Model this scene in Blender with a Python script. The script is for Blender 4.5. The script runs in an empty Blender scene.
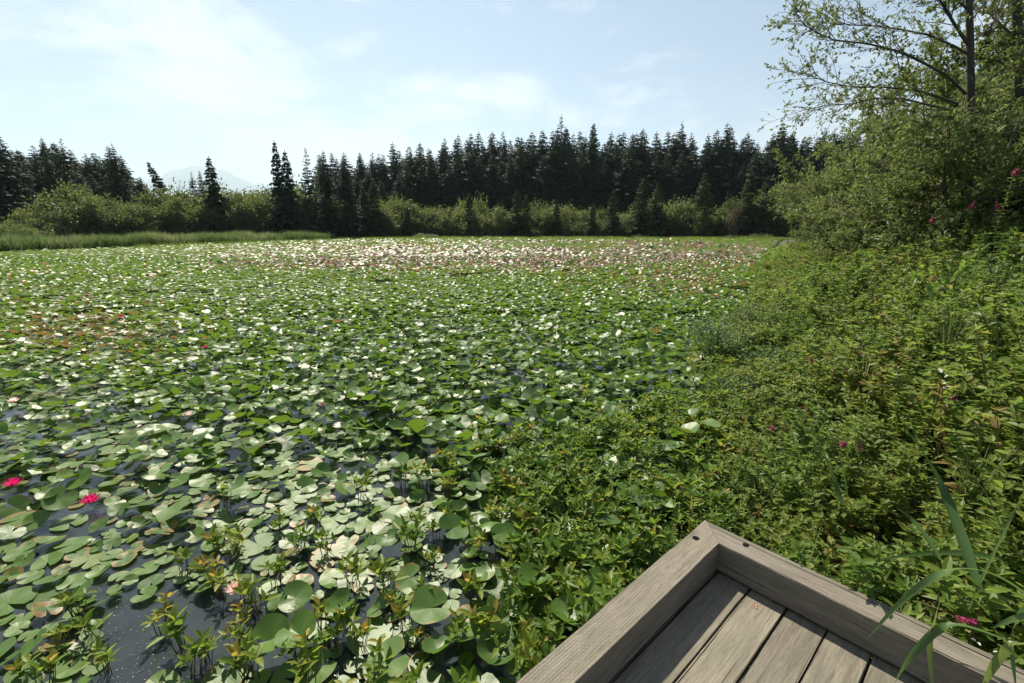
import bpy, math, random
import numpy as np
from mathutils import Matrix, Vector

rng = np.random.default_rng(7)
random.seed(7)
S = bpy.context.scene
COL = S.collection
PI = math.pi

# ------------------------------------------------------------------ camera model
F_PX, HOR = 465.0, 113.0
PITCH = math.atan(HOR / F_PX)
CP, SP = math.cos(PITCH), math.sin(PITCH)
CAMZ = 2.1
W, H = 1024, 683

def ray(px, py):
    u, v = px - 512.0, py - 341.5
    return np.array([u, F_PX * CP - v * SP, -(F_PX * SP + v * CP)])

def at(px, py, Y):
    d = ray(px, py)
    return np.array([0, 0, CAMZ]) + d * (Y / d[1])

def ground(px, py, z=0.0):
    d = ray(px, py)
    return np.array([0, 0, CAMZ]) + d * ((z - CAMZ) / d[2])

def project(X, Y, Z):
    X, Y, Z = np.asarray(X, float), np.asarray(Y, float), np.asarray(Z, float)
    dz = Z - CAMZ
    depth = Y * CP - dz * SP
    down = -(dz * CP) - Y * SP
    depth = np.where(depth < 0.05, np.nan, depth)
    return 512 + X / depth * F_PX, 341.5 + down / depth * F_PX, depth

# ------------------------------------------------------------------ mesh helpers
class Acc:
    """collects vertices and faces (grouped by face size) for ONE mesh"""
    def __init__(self):
        self.v, self.f, self.a, self.n = [], {}, [], 0
    def add(self, V, faces, tint=0.5, rad=0.0, ang=0.0, wear=0.0):
        V = np.asarray(V, float).reshape(-1, 3)
        m = len(V)
        at_ = np.zeros((m, 4))
        at_[:, 0] = tint; at_[:, 1] = rad; at_[:, 2] = ang; at_[:, 3] = wear
        self.v.append(V); self.a.append(at_)
        for Fa in faces:
            Fa = np.asarray(Fa, int)
            if Fa.size:
                self.f.setdefault(Fa.shape[1], []).append(Fa + self.n)
        self.n += m
    def mesh(self, name, smooth=False):
        me = bpy.data.meshes.new(name)
        if not self.v:
            return me
        V = np.concatenate(self.v); A = np.concatenate(self.a)
        loops, starts, c = [], [], 0
        for k, lst in self.f.items():
            Fa = np.concatenate(lst)
            loops.append(Fa.ravel()); starts.append(c + np.arange(len(Fa)) * k)
            c += Fa.size
        loops = np.concatenate(loops); starts = np.concatenate(starts)
        me.vertices.add(len(V)); me.vertices.foreach_set('co', V.ravel())
        me.loops.add(len(loops)); me.loops.foreach_set('vertex_index', loops.astype(np.int32))
        me.polygons.add(len(starts)); me.polygons.foreach_set('loop_start', starts.astype(np.int32))
        me.polygons.foreach_set('use_smooth', np.full(len(starts), smooth, bool))
        for i, nm in enumerate(('tint', 'rad', 'ang', 'wear')):
            if i and not A[:, i].any():
                continue
            at_ = me.attributes.new(nm, 'FLOAT', 'POINT')
            at_.data.foreach_set('value', A[:, i].astype(np.float32))
        me.update(calc_edges=True)
        return me

def scatter(acc, T, P, R, Sc, tint=0.5, wear=0.0):
    """T = dict(V, F, rad, ang); many transformed copies of the template go into acc"""
    V = T['V']; n = len(P); m = len(V)
    if n == 0: return
    Sc = np.asarray(Sc, float)
    if Sc.ndim == 1: Sc = np.repeat(Sc[:, None], 3, 1)
    L = V[None] * Sc[:, None, :]
    Wd = np.einsum('nij,nmj->nmi', R, L) + P[:, None, :]
    off = (np.arange(n) * m)[:, None, None]
    faces = [(np.asarray(Fa)[None] + off).reshape(-1, np.asarray(Fa).shape[1]) for Fa in T['F'] if len(Fa)]
    tt = np.broadcast_to(np.asarray(tint, float), (n,)) if np.ndim(tint) else np.full(n, tint)
    ww = np.broadcast_to(np.asarray(wear, float), (n,)) if np.ndim(wear) else np.full(n, wear)
    acc.add(Wd.reshape(-1, 3), faces, np.repeat(tt, m), np.tile(T.get('rad', np.zeros(m)), n),
            np.tile(T.get('ang', np.zeros(m)), n), np.repeat(ww, m))

def nrm(a):
    return a / np.maximum(np.linalg.norm(a, axis=-1, keepdims=True), 1e-9)

def frames(d, up=None):
    """rotation matrices with local x along d, local z near up"""
    d = nrm(np.asarray(d, float))
    if up is None: up = np.array([0, 0, 1.0])
    up = np.broadcast_to(up, d.shape)
    y = np.cross(up, d)
    bad = np.linalg.norm(y, axis=-1) < 1e-3
    if bad.any():
        y = y.copy(); y[bad] = np.cross(np.broadcast_to([1.0, 0.1, 0], d.shape)[bad], d[bad])
    y = nrm(y); z = np.cross(d, y)
    return np.stack([d, y, z], -1)

def rotz(a):
    a = np.asarray(a); c, s, o, l = np.cos(a), np.sin(a), np.zeros_like(a), np.ones_like(a)
    return np.stack([np.stack([c, -s, o], -1), np.stack([s, c, o], -1), np.stack([o, o, l], -1)], -2)

def tilt_frames(az, tilt, spin):
    """normal leans by tilt towards azimuth az"""
    c, s = np.cos(tilt), np.sin(tilt); o, l = np.zeros_like(c), np.ones_like(c)
    Ry = np.stack([np.stack([c, o, s], -1), np.stack([o, l, o], -1), np.stack([-s, o, c], -1)], -2)
    return rotz(az) @ Ry @ rotz(-az) @ rotz(spin)

def tube(acc, pts, radii, n=6, tint=0.5, cap=True):
    pts = np.asarray(pts, float); k = len(pts)
    radii = np.broadcast_to(np.asarray(radii, float), (k,))
    t = np.gradient(pts, axis=0); t = nrm(t)
    ref = np.array([0.31, 0.17, 0.93]) if abs(t[0] @ np.array([0.31, 0.17, 0.93])) < 0.9 else np.array([1.0, 0, 0])
    a = nrm(np.cross(t, ref)); b = np.cross(t, a)
    th = np.arange(n) * 2 * PI / n
    V = pts[:, None] + radii[:, None, None] * (np.cos(th)[None, :, None] * a[:, None] + np.sin(th)[None, :, None] * b[:, None])
    i = np.arange(k - 1)[:, None] * n; j = np.arange(n)[None]
    q = np.stack([i + j, i + (j + 1) % n, i + n + (j + 1) % n, i + n + j], -1).reshape(-1, 4)
    fs = [q]
    if cap: fs.append(np.array([list(range((k - 1) * n, k * n))]))
    acc.add(V.reshape(-1, 3), fs, tint)

def leaf_T(w=0.4, fold=0.08, droop=0.0, lod=2):
    if lod == 2:
        V = [[0, 0, 0], [.33, 0, 0], [.72, 0, 0], [1, 0, 0],
             [.33, .5 * w, fold], [.72, .38 * w, fold * .8], [.33, -.5 * w, fold], [.72, -.38 * w, fold * .8]]
        V = np.array(V, float); V[:, 2] -= droop * V[:, 0] ** 2
        return dict(V=V, F=[[[0, 6, 1], [0, 1, 4], [2, 7, 3], [2, 3, 5]], [[1, 6, 7, 2], [1, 2, 5, 4]]])
    V = np.array([[0, 0, 0], [.48, -.5 * w, fold], [1, 0, -droop], [.48, .5 * w, fold]], float)
    return dict(V=V, F=[[[0, 1, 2], [0, 2, 3]]])

def link(o, parent=None):
    COL.objects.link(o)
    if parent: o.parent = parent
    return o

def ob(name, me, mat=None, parent=None):
    if mat and not me.materials: me.materials.append(mat)
    return link(bpy.data.objects.new(name, me), parent)

def tag(o, label=None, cat=None, group=None, kind=None):
    if label: o['label'] = label
    if cat: o['category'] = cat
    if group: o['group'] = group
    if kind: o['kind'] = kind
    return o

def root(name, loc, label, cat, group=None, rz=0.0, sc=1.0, tone=None):
    o = bpy.data.objects.new(name, None); o.empty_display_size = 0.1
    link(o); o.location = loc; o.rotation_euler = (0, 0, rz)
    o.scale = (sc, sc, sc) if np.ndim(sc) == 0 else sc
    return tag(o, label, cat, group)

def place(name, parts, loc, label, cat, group=None, rz=0.0, sc=1.0, tone=0.0):
    """a thing: an Empty at its base with one child per part (meshes shared between copies)"""
    r = root(name, loc, label, cat, group, rz, sc)
    for pn, me, mat in parts:
        c = ob(pn, me, mat, r); c['tone'] = float(tone)
    return r

# ------------------------------------------------------------------ materials
def new_mat(name):
    m = bpy.data.materials.new(name); m.use_nodes = True
    nt = m.node_tree; nt.nodes.clear()
    out = nt.nodes.new('ShaderNodeOutputMaterial')
    return m, nt, out

def N(nt, typ, **kw):
    n = nt.nodes.new(typ)
    for k, v in kw.items():
        if k.startswith('i_'):
            n.inputs[k[2:].replace('_', ' ')].default_value = v
        else: setattr(n, k, v)
    return n

def ramp(nt, fac, cols):
    r = nt.nodes.new('ShaderNodeValToRGB'); e = r.color_ramp.elements
    while len(e) < len(cols): e.new(0.5)
    for el, (p, c) in zip(e, cols):
        el.position = p; el.color = (*c, 1)
    nt.links.new(fac, r.inputs['Fac'])
    return r.outputs['Color']

def attr(nt, name, typ='GEOMETRY'):
    a = nt.nodes.new('ShaderNodeAttribute'); a.attribute_name = name; a.attribute_type = typ
    return a.outputs['Fac']

def math_(nt, op, a, b=None, clamp=False):
    m = nt.nodes.new('ShaderNodeMath'); m.operation = op; m.use_clamp = clamp
    for i, x in enumerate((a, b)):
        if x is None: continue
        if isinstance(x, (int, float)): m.inputs[i].default_value = x
        else: nt.links.new(x, m.inputs[i])
    return m.outputs[0]

def mix(nt, fac, a, b):
    m = nt.nodes.new('ShaderNodeMix'); m.data_type = 'RGBA'
    for s, x in (('Factor', fac), ('A', a), ('B', b)):
        i = [q for q in m.inputs if q.name == s and (q.type == ('VALUE' if s == 'Factor' else 'RGBA'))][0]
        if isinstance(x, (int, float)): i.default_value = x
        elif isinstance(x, tuple): i.default_value = (*x, 1)
        else: nt.links.new(x, i)
    return [q for q in m.outputs if q.type == 'RGBA'][0]

def tint_of(nt):
    return math_(nt, 'ADD', attr(nt, 'tint'), attr(nt, 'tone', 'OBJECT'), True)

def leaf_shader(nt, out, col, trans=0.35, rough=0.45, spec=0.3, tcol=None, normal=None):
    p = N(nt, 'ShaderNodeBsdfPrincipled'); p.inputs['Roughness'].default_value = rough
    p.inputs['Specular IOR Level'].default_value = spec
    nt.links.new(col, p.inputs['Base Color'])
    t = N(nt, 'ShaderNodeBsdfTranslucent')
    if tcol is None:
        hs = N(nt, 'ShaderNodeHueSaturation'); hs.inputs['Saturation'].default_value = 1.03; hs.inputs['Value'].default_value = 1.7
        hs.inputs['Hue'].default_value = 0.494
        nt.links.new(col, hs.inputs['Color']); tcol = hs.outputs[0]
    nt.links.new(tcol, t.inputs['Color'])
    if normal is not None: nt.links.new(normal, p.inputs['Normal'])
    mx = N(nt, 'ShaderNodeMixShader'); mx.inputs[0].default_value = trans
    nt.links.new(p.outputs[0], mx.inputs[1]); nt.links.new(t.outputs[0], mx.inputs[2])
    nt.links.new(mx.outputs[0], out.inputs['Surface'])

def leaf_mat(name, cols, trans=0.35, rough=0.45, spec=0.3):
    m, nt, out = new_mat(name)
    leaf_shader(nt, out, ramp(nt, tint_of(nt), cols), trans, rough, spec)
    return m

def noise(nt, scale, detail=4, rough=0.55, vec=None, dist=0.0):
    n = N(nt, 'ShaderNodeTexNoise'); n.inputs['Scale'].default_value = scale
    n.inputs['Detail'].default_value = detail; n.inputs['Roughness'].default_value = rough; n.inputs['Distortion'].default_value = dist
    if vec is not None: nt.links.new(vec, n.inputs['Vector'])
    return n.outputs['Fac']

def bark_mat(name, c1, c2, scale=(6, 6, 1.5)):
    m, nt, out = new_mat(name)
    tc = N(nt, 'ShaderNodeTexCoord'); mp = N(nt, 'ShaderNodeMapping'); mp.inputs['Scale'].default_value = scale
    nt.links.new(tc.outputs['Object'], mp.inputs['Vector'])
    f = noise(nt, 3.0, 6, 0.65, mp.outputs[0])
    p = N(nt, 'ShaderNodeBsdfPrincipled'); p.inputs['Roughness'].default_value = 0.85
    nt.links.new(ramp(nt, f, [(.3, c1), (.7, c2)]), p.inputs['Base Color'])
    b = N(nt, 'ShaderNodeBump'); b.inputs['Strength'].default_value = 0.6; b.inputs['Distance'].default_value = 0.02
    nt.links.new(f, b.inputs['Height']); nt.links.new(b.outputs[0], p.inputs['Normal'])
    nt.links.new(p.outputs[0], out.inputs['Surface'])
    return m

M = {}
M['conifer'] = leaf_mat('conifer_needles', [(0, (.014, .028, .013)), (.5, (.024, .044, .019)), (1, (.04, .062, .023))], .15, .7, .1)
M['cedar'] = leaf_mat('young_conifer_needles', [(0, (.026, .045, .017)), (1, (.055, .085, .028))], .25, .75, .06)
M['shore_bush'] = leaf_mat('shore_bush_leaves', [(0, (.05, .075, .022)), (.5, (.085, .115, .032)), (1, (.135, .155, .046))], .42, .5, .4)
M['brown_bush'] = leaf_mat('brownish_bush_leaves', [(0, (.05, .05, .028)), (1, (.1, .085, .045))], .3, .6, .3)
M['willow'] = leaf_mat('willow_leaves', [(0, (.055, .085, .025)), (.5, (.12, .16, .045)), (1, (.2, .225, .085))], .4, .5, .25)
M['alder'] = leaf_mat('alder_leaves', [(0, (.07, .1, .02)), (1, (.13, .16, .035))], .5, .45, .5)
M['spiraea'] = leaf_mat('spiraea_leaves', [(0, (.06, .115, .022)), (.45, (.11, .175, .032)), (.75, (.165, .205, .038)), (.9, (.19, .18, .045)), (1, (.2, .125, .05))], .48, .48, .25)
M['bog'] = leaf_mat('bog_plant_leaves', [(0, (.05, .11, .018)), (.5, (.11, .175, .024)), (.85, (.18, .22, .028)), (.97, (.25, .24, .035)), (1, (.26, .2, .04))], .48, .45, .28)
M['fern_herb'] = leaf_mat('fine_herb_leaves', [(0, (.04, .09, .03)), (1, (.075, .135, .04))], .4, .45, .4)
M['blade'] = leaf_mat('iris_blades', [(0, (.045, .09, .024)), (.6, (.085, .145, .04)), (.9, (.15, .19, .05)), (1, (.3, .25, .09))], .35, .4, .35)
M['reed'] = leaf_mat('reed_blades', [(0, (.075, .12, .035)), (.6, (.12, .16, .06)), (1, (.22, .21, .11))], .4, .5, .3)
M['sedge'] = leaf_mat('shore_sedge', [(0, (.09, .15, .025)), (1, (.17, .2, .04))], .4, .5, .3)
M['stem'] = leaf_mat('plant_stems', [(0, (.06, .07, .025)), (.5, (.09, .08, .03)), (1, (.13, .075, .04))], .05, .5, .4)
M['spike'] = leaf_mat('spiraea_flowers', [(0, (.1, .035, .02)), (.3, (.15, .025, .045)), (.6, (.3, .03, .11)), (1, (.5, .11, .25))], .3, .6, .3)
M['petal'] = leaf_mat('lily_petals', [(0, (.5, .015, .1)), (.45, (.65, .06, .2)), (.55, (.8, .52, .52)), (1, (.82, .8, .72))], .35, .4, .4)
M['stamen'] = leaf_mat('lily_stamens', [(0, (.7, .4, .03)), (1, (.7, .4, .03))], .2, .5, .3)
M['dry'] = leaf_mat('dried_white_leaf', [(0, (.62, .6, .52)), (.6, (.75, .74, .68)), (1, (.35, .02, .08))], .25, .5, .4)
M['orange_leaf'] = leaf_mat('fallen_orange_leaf', [(0, (.4, .16, .05)), (1, (.4, .16, .05))], .2, .5, .4)
M['bark_dark'] = bark_mat('conifer_bark', (.035, .026, .02), (.09, .07, .055))
M['bark_grey'] = bark_mat('alder_bark', (.03, .025, .021), (.08, .07, .06))
M['twig'] = bark_mat('shrub_wood', (.06, .048, .035), (.16, .13, .1), (20, 20, 6))

def pad_material():
    m, nt, out = new_mat('lily_pad_surface')
    tint = tint_of(nt); rad = attr(nt, 'rad'); ang = attr(nt, 'ang')
    wear = math_(nt, 'ADD', attr(nt, 'wear'), attr(nt, 'wear_more', 'OBJECT'), True)
    geo = N(nt, 'ShaderNodeNewGeometry')
    base = ramp(nt, tint, [(0, (.035, .085, .012)), (.4, (.07, .15, .016)), (.7, (.1, .19, .018)), (.87, (.14, .18, .026)), (.93, (.15, .1, .03)), (1, (.24, .15, .15))])
    n1 = noise(nt, 26, 4, .6, geo.outputs['Position'])
    base = mix(nt, math_(nt, 'MULTIPLY', n1, .25), base, (.1, .15, .045))
    # radial veins
    v = math_(nt, 'POWER', math_(nt, 'ABSOLUTE', math_(nt, 'COSINE', math_(nt, 'MULTIPLY', ang, 9.0))), 14.0)
    base = mix(nt, math_(nt, 'MULTIPLY', v, .14), base, (.13, .19, .06))
    # worn rims and blotches: yellow to rust
    e = math_(nt, 'ADD', math_(nt, 'MULTIPLY', math_(nt, 'POWER', rad, 3.0), .7), math_(nt, 'MULTIPLY', math_(nt, 'SUBTRACT', noise(nt, 11, 5, .6, geo.outputs['Position']), .5), 2.4))
    e = math_(nt, 'SUBTRACT', math_(nt, 'MULTIPLY', e, 1.0), math_(nt, 'SUBTRACT', 1.25, math_(nt, 'MULTIPLY', wear, 1.25)))
    e = math_(nt, 'MULTIPLY', e, 3.5, True)
    rust = ramp(nt, noise(nt, 30, 3, .5, geo.outputs['Position']), [(.35, (.24, .2, .05)), (.55, (.25, .14, .045)), (.75, (.11, .06, .03))])
    top = mix(nt, e, base, rust)
    under = ramp(nt, tint, [(.0, (.065, .125, .016)), (.8, (.095, .155, .02)), (.93, (.15, .1, .03)), (1, (.19, .1, .09))])
    col = mix(nt, geo.outputs['Backfacing'], top, under)
    b = N(nt, 'ShaderNodeBump'); b.inputs['Strength'].default_value = .25; b.inputs['Distance'].default_value = .004
    nt.links.new(math_(nt, 'ADD', math_(nt, 'MULTIPLY', v, -.2), n1), b.inputs['Height'])
    leaf_shader(nt, out, col, .38, .44, .5, normal=b.outputs[0])
    return m
M['pad'] = pad_material()

def wood_mat(name, incised=False, c=((.11, .094, .072), (.175, .153, .118), (.225, .2, .158))):
    m, nt, out = new_mat(name)
    tc = N(nt, 'ShaderNodeTexCoord'); oi = N(nt, 'ShaderNodeObjectInfo')
    mp = N(nt, 'ShaderNodeMapping'); mp.inputs['Scale'].default_value = (2.4, 26, 26)
    comb = N(nt, 'ShaderNodeCombineXYZ')
    for i in range(3): nt.links.new(math_(nt, 'MULTIPLY', oi.outputs['Random'], 37.0), comb.inputs[i])
    nt.links.new(tc.outputs['Object'], mp.inputs['Vector']); nt.links.new(comb.outputs[0], mp.inputs['Location'])
    g = noise(nt, 1.6, 8, .62, mp.outputs[0], .7)
    mp2 = N(nt, 'ShaderNodeMapping'); mp2.inputs['Scale'].default_value = (2.2, 6, 6)
    nt.links.new(tc.outputs['Object'], mp2.inputs['Vector']); nt.links.new(comb.outputs[0], mp2.inputs['Location'])
    st = noise(nt, 1.5, 5, .6, mp2.outputs[0], .3)
    mp3 = N(nt, 'ShaderNodeMapping'); mp3.inputs['Scale'].default_value = (1.0, 70, 70)
    nt.links.new(tc.outputs['Object'], mp3.inputs['Vector']); nt.links.new(comb.outputs[0], mp3.inputs['Location'])
    ck = noise(nt, 1.3, 3, .5, mp3.outputs[0], .4)
    col = ramp(nt, g, [(.28, c[0]), (.5, c[1]), (.75, c[2])])
    col = mix(nt, math_(nt, 'MULTIPLY', math_(nt, 'SUBTRACT', st, .45, True), 2.2, True), col, (.105, .108, .075))
    col = mix(nt, math_(nt, 'MULTIPLY', math_(nt, 'SUBTRACT', ck, .63, True), 11.0, True), col, (.05, .04, .032))
    mp4 = N(nt, 'ShaderNodeMapping'); mp4.inputs['Scale'].default_value = (16, 230, 230)
    nt.links.new(tc.outputs['Object'], mp4.inputs['Vector'])
    fb = noise(nt, 1.0, 3, .7, mp4.outputs[0])
    col = mix(nt, math_(nt, 'MULTIPLY', math_(nt, 'SUBTRACT', .54, fb, True), 2.4, True), col, (.07, .06, .046))
    sp = noise(nt, 9, 6, .7, mp2.outputs[0])
    col = mix(nt, math_(nt, 'MULTIPLY', math_(nt, 'SUBTRACT', sp, .6, True), 3.5, True), col, (.075, .068, .05))
    hs = N(nt, 'ShaderNodeHueSaturation')
    nt.links.new(math_(nt, 'ADD', math_(nt, 'MULTIPLY', oi.outputs['Random'], .3), .84), hs.inputs['Value'])
    nt.links.new(col, hs.inputs['Color'])
    h = math_(nt, 'ADD', math_(nt, 'ADD', g, fb), math_(nt, 'MULTIPLY', math_(nt, 'SUBTRACT', ck, .62, True), -6.0))
    if incised:
        br = N(nt, 'ShaderNodeTexBrick'); br.inputs['Scale'].default_value = 1.0
        br.inputs['Brick Width'].default_value = .022; br.inputs['Row Height'].default_value = .011
        br.inputs['Mortar Size'].default_value = .0036; br.inputs['Mortar Smooth'].default_value = .6
        br.offset = .5
        nt.links.new(tc.outputs['Object'], br.inputs['Vector'])
        h = math_(nt, 'ADD', h, math_(nt, 'MULTIPLY', br.outputs['Fac'], .7))
    p = N(nt, 'ShaderNodeBsdfPrincipled'); p.inputs['Roughness'].default_value = .78; p.inputs['Specular IOR Level'].default_value = .3
    nt.links.new(hs.outputs[0], p.inputs['Base Color'])
    b = N(nt, 'ShaderNodeBump'); b.inputs['Strength'].default_value = .55; b.inputs['Distance'].default_value = .003
    nt.links.new(h, b.inputs['Height']); nt.links.new(b.outputs[0], p.inputs['Normal'])
    nt.links.new(p.outputs[0], out.inputs['Surface'])
    return m
M['board'] = wood_mat('weathered_deck_wood')
M['beam'] = wood_mat('weathered_incised_beam', True, ((.12, .1, .078), (.185, .16, .125), (.24, .212, .168)))
M['beam2'] = wood_mat('weathered_beam', False, ((.105, .088, .07), (.165, .143, .114), (.22, .195, .158)))

def ground_mat():
    m, nt, out = new_mat('marsh_ground')
    geo = N(nt, 'ShaderNodeNewGeometry')
    a = noise(nt, .6, 8, .6, geo.outputs['Position']); b = noise(nt, 9, 6, .65, geo.outputs['Position'])
    col = mix(nt, a, (.035, .03, .02), (.06, .075, .025))
    col = mix(nt, math_(nt, 'MULTIPLY', b, .5), col, (.02, .018, .012))
    p = N(nt, 'ShaderNodeBsdfPrincipled'); p.inputs['Roughness'].default_value = .95
    nt.links.new(col, p.inputs['Base Color'])
    bp = N(nt, 'ShaderNodeBump'); bp.inputs['Distance'].default_value = .05
    nt.links.new(b, bp.inputs['Height']); nt.links.new(bp.outputs[0], p.inputs['Normal'])
    nt.links.new(p.outputs[0], out.inputs['Surface'])
    return m
M['ground'] = ground_mat()

def water_mat():
    m, nt, out = new_mat('pond_water')
    geo = N(nt, 'ShaderNodeNewGeometry')
    p = N(nt, 'ShaderNodeBsdfPrincipled'); p.inputs['Roughness'].default_value = .04; p.inputs['IOR'].default_value = 1.33
    n0 = noise(nt, 5, 6, .6, geo.outputs['Position'])
    nt.links.new(ramp(nt, n0, [(.3, (.02, .027, .03)), (.7, (.034, .043, .048))]), p.inputs['Base Color'])
    b = N(nt, 'ShaderNodeBump'); b.inputs['Strength'].default_value = .35; b.inputs['Distance'].default_value = .004
    h = math_(nt, 'ADD', noise(nt, 22, 3, .5, geo.outputs['Position']), math_(nt, 'MULTIPLY', noise(nt, 160, 2, .5, geo.outputs['Position']), .10))
    nt.links.new(h, b.inputs['Height']); nt.links.new(b.outputs[0], p.inputs['Normal'])
    nt.links.new(p.outputs[0], out.inputs['Surface'])
    return m
M['water'] = water_mat()
def simple(name, c, r=.9):
    m, nt, out = new_mat(name); p = N(nt, 'ShaderNodeBsdfPrincipled')
    geo = N(nt, 'ShaderNodeNewGeometry')
    k = noise(nt, .004 if r > .94 else 30, 6, .6, geo.outputs['Position'])
    nt.links.new(mix(nt, k, tuple(x * .6 for x in c), tuple(min(1, x * 1.4) for x in c)), p.inputs['Base Color'])
    p.inputs['Roughness'].default_value = r
    nt.links.new(p.outputs[0], out.inputs['Surface']); return m
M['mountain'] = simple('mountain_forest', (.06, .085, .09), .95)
M['debris'] = simple('floating_debris', (.35, .34, .3), .25)

# ------------------------------------------------------------------ sky, sun, camera
SUN_EL, SUN_AZ = math.radians(50), math.radians(-23)
wd = bpy.data.worlds.new('World'); S.world = wd; wd.use_nodes = True
nt = wd.node_tree; nt.nodes.clear()
wo = nt.nodes.new('ShaderNodeOutputWorld'); bg = nt.nodes.new('ShaderNodeBackground')
sky = nt.nodes.new('ShaderNodeTexSky'); sky.sky_type = 'NISHITA'; sky.sun_disc = False
sky.sun_elevation = SUN_EL; sky.sun_rotation = SUN_AZ
sky.air_density = 1.0; sky.dust_density = 0.3; sky.ozone_density = 1.2; sky.altitude = 50
tc = nt.nodes.new('ShaderNodeTexCoord')
mp = nt.nodes.new('ShaderNodeMapping'); mp.inputs['Scale'].default_value = (1.0, 1.0, 2.6); mp.inputs['Location'].default_value = (.35, .1, 0)
nt.links.new(tc.outputs['Generated'], mp.inputs['Vector'])
c1 = noise(nt, 3.6, 10, .62, mp.outputs[0], .35); c2 = noise(nt, 1.5, 4, .5, mp.outputs[0])
sx = nt.nodes.new('ShaderNodeSeparateXYZ'); nt.links.new(tc.outputs['Generated'], sx.inputs[0])
# wispy cloud, more of it towards the hazy left of the valley; paler towards the horizon
cov = math_(nt, 'ADD', math_(nt, 'MULTIPLY', sx.outputs['X'], -.1), math_(nt, 'MULTIPLY', c2, .5))
cov = math_(nt, 'ADD', cov, math_(nt, 'MULTIPLY', sx.outputs['Y'], .06))
k = math_(nt, 'MULTIPLY', math_(nt, 'SUBTRACT', math_(nt, 'ADD', math_(nt, 'MULTIPLY', c1, 2.6), cov), 1.55), 2.4, True)
hz = math_(nt, 'POWER', math_(nt, 'SUBTRACT', 1.0, math_(nt, 'ABSOLUTE', sx.outputs['Z'])), 5.0)
k = math_(nt, 'ADD', math_(nt, 'MULTIPLY', k, .8), math_(nt, 'ADD', math_(nt, 'MULTIPLY', hz, .3), .1), True)
skyc = mix(nt, k, sky.outputs[0], (8.2, 8.8, 9.1))
nt.links.new(skyc, bg.inputs['Color']); bg.inputs['Strength'].default_value = .05
nt.links.new(bg.outputs[0], wo.inputs['Surface'])

sd = bpy.data.lights.new('Sun', 'SUN'); sd.energy = 5.0; sd.angle = math.radians(.5); sd.color = (1, .92, .76)
so = link(bpy.data.objects.new('Sun', sd))
to_sun = Vector((math.sin(SUN_AZ) * math.cos(SUN_EL), math.cos(SUN_AZ) * math.cos(SUN_EL), math.sin(SUN_EL)))
so.rotation_euler = to_sun.to_track_quat('Z', 'Y').to_euler(); so.location = (-10, 20, 40)

cd = bpy.data.cameras.new('Camera'); cam = link(bpy.data.objects.new('Camera', cd))
cd.sensor_width = 36; cd.lens = F_PX / W * 36; cd.clip_start = .02; cd.clip_end = 60000
cam.location = (0, 0, CAMZ); cam.rotation_euler = (PI / 2 - PITCH, 0, 0)
S.camera = cam
S.view_settings.view_transform = 'Standard'; S.view_settings.look = 'None'
S.view_settings.exposure = 1.05; S.view_settings.gamma = 1.0; S.view_settings.use_curve_mapping = False
S.render.engine = 'CYCLES'
S.cycles.use_denoising = True
S.cycles.max_bounces = 7; S.cycles.diffuse_bounces = 3; S.cycles.glossy_bounces = 3
S.cycles.transmission_bounces = 4; S.cycles.transparent_max_bounces = 4; S.cycles.volume_bounces = 0
S.cycles.sample_clamp_indirect = 6.0; S.cycles.caustics_reflective = False; S.cycles.caustics_refractive = False

# ------------------------------------------------------------------ shore line, ground, water
BANK = [(-2.5, -14), (.9, -8), (1.2, -1), (1.3, 1.8), (1.35, 2.9), (1.95, 4.3), (3.3, 7.2), (4.9, 10), (8.6, 16.5), (18.5, 35), (47, 84), (50, 99)]
POND = BANK + [(22, 104), (-10, 103), (-34, 87), (-44, 53), (-45.5, 42), (-62, 30), (-75, -14)]
POND = np.array(POND, float)

def pond_sd(X, Y):
    """signed distance to the shore: positive on land"""
    X = np.asarray(X, float); Y = np.asarray(Y, float)
    shp = X.shape; P = np.stack([X.ravel(), Y.ravel()], -1)
    best = np.full(len(P), 1e9); inside = np.zeros(len(P), bool)
    for a, b in zip(POND, np.roll(POND, -1, 0)):
        ab = b - a; t = np.clip(((P - a) @ ab) / (ab @ ab), 0, 1)
        best = np.minimum(best, np.linalg.norm(P - a - t[:, None] * ab, axis=1))
        c = (a[1] > P[:, 1]) != (b[1] > P[:, 1])
        xi = a[0] + (P[:, 1] - a[1]) / (b[1] - a[1] + 1e-12) * ab[0]
        inside ^= c & (P[:, 0] < xi)
    return np.where(inside, -best, best).reshape(shp)

_EDGES = [(float(a[0]), float(a[1]), float(b[0]), float(b[1])) for a, b in zip(POND, np.roll(POND, -1, 0))]
def psd(x, y):
    best, ins = 1e18, False
    for ax, ay, bx, by in _EDGES:
        dx, dy = bx - ax, by - ay
        t = ((x - ax) * dx + (y - ay) * dy) / (dx * dx + dy * dy); t = 0.0 if t < 0 else 1.0 if t > 1 else t
        q = (x - ax - t * dx) ** 2 + (y - ay - t * dy) ** 2
        if q < best: best = q
        if (ay > y) != (by > y) and x < ax + (y - ay) / dy * dx: ins = not ins
    return -math.sqrt(best) if ins else math.sqrt(best)

def land_z(d):
    return np.where(d < 0, np.maximum(-.5, d * .5) - .02, .02 + np.minimum(d, 1.5) * .12 + np.clip(d - 8, 0, 60) * .03)

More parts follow.
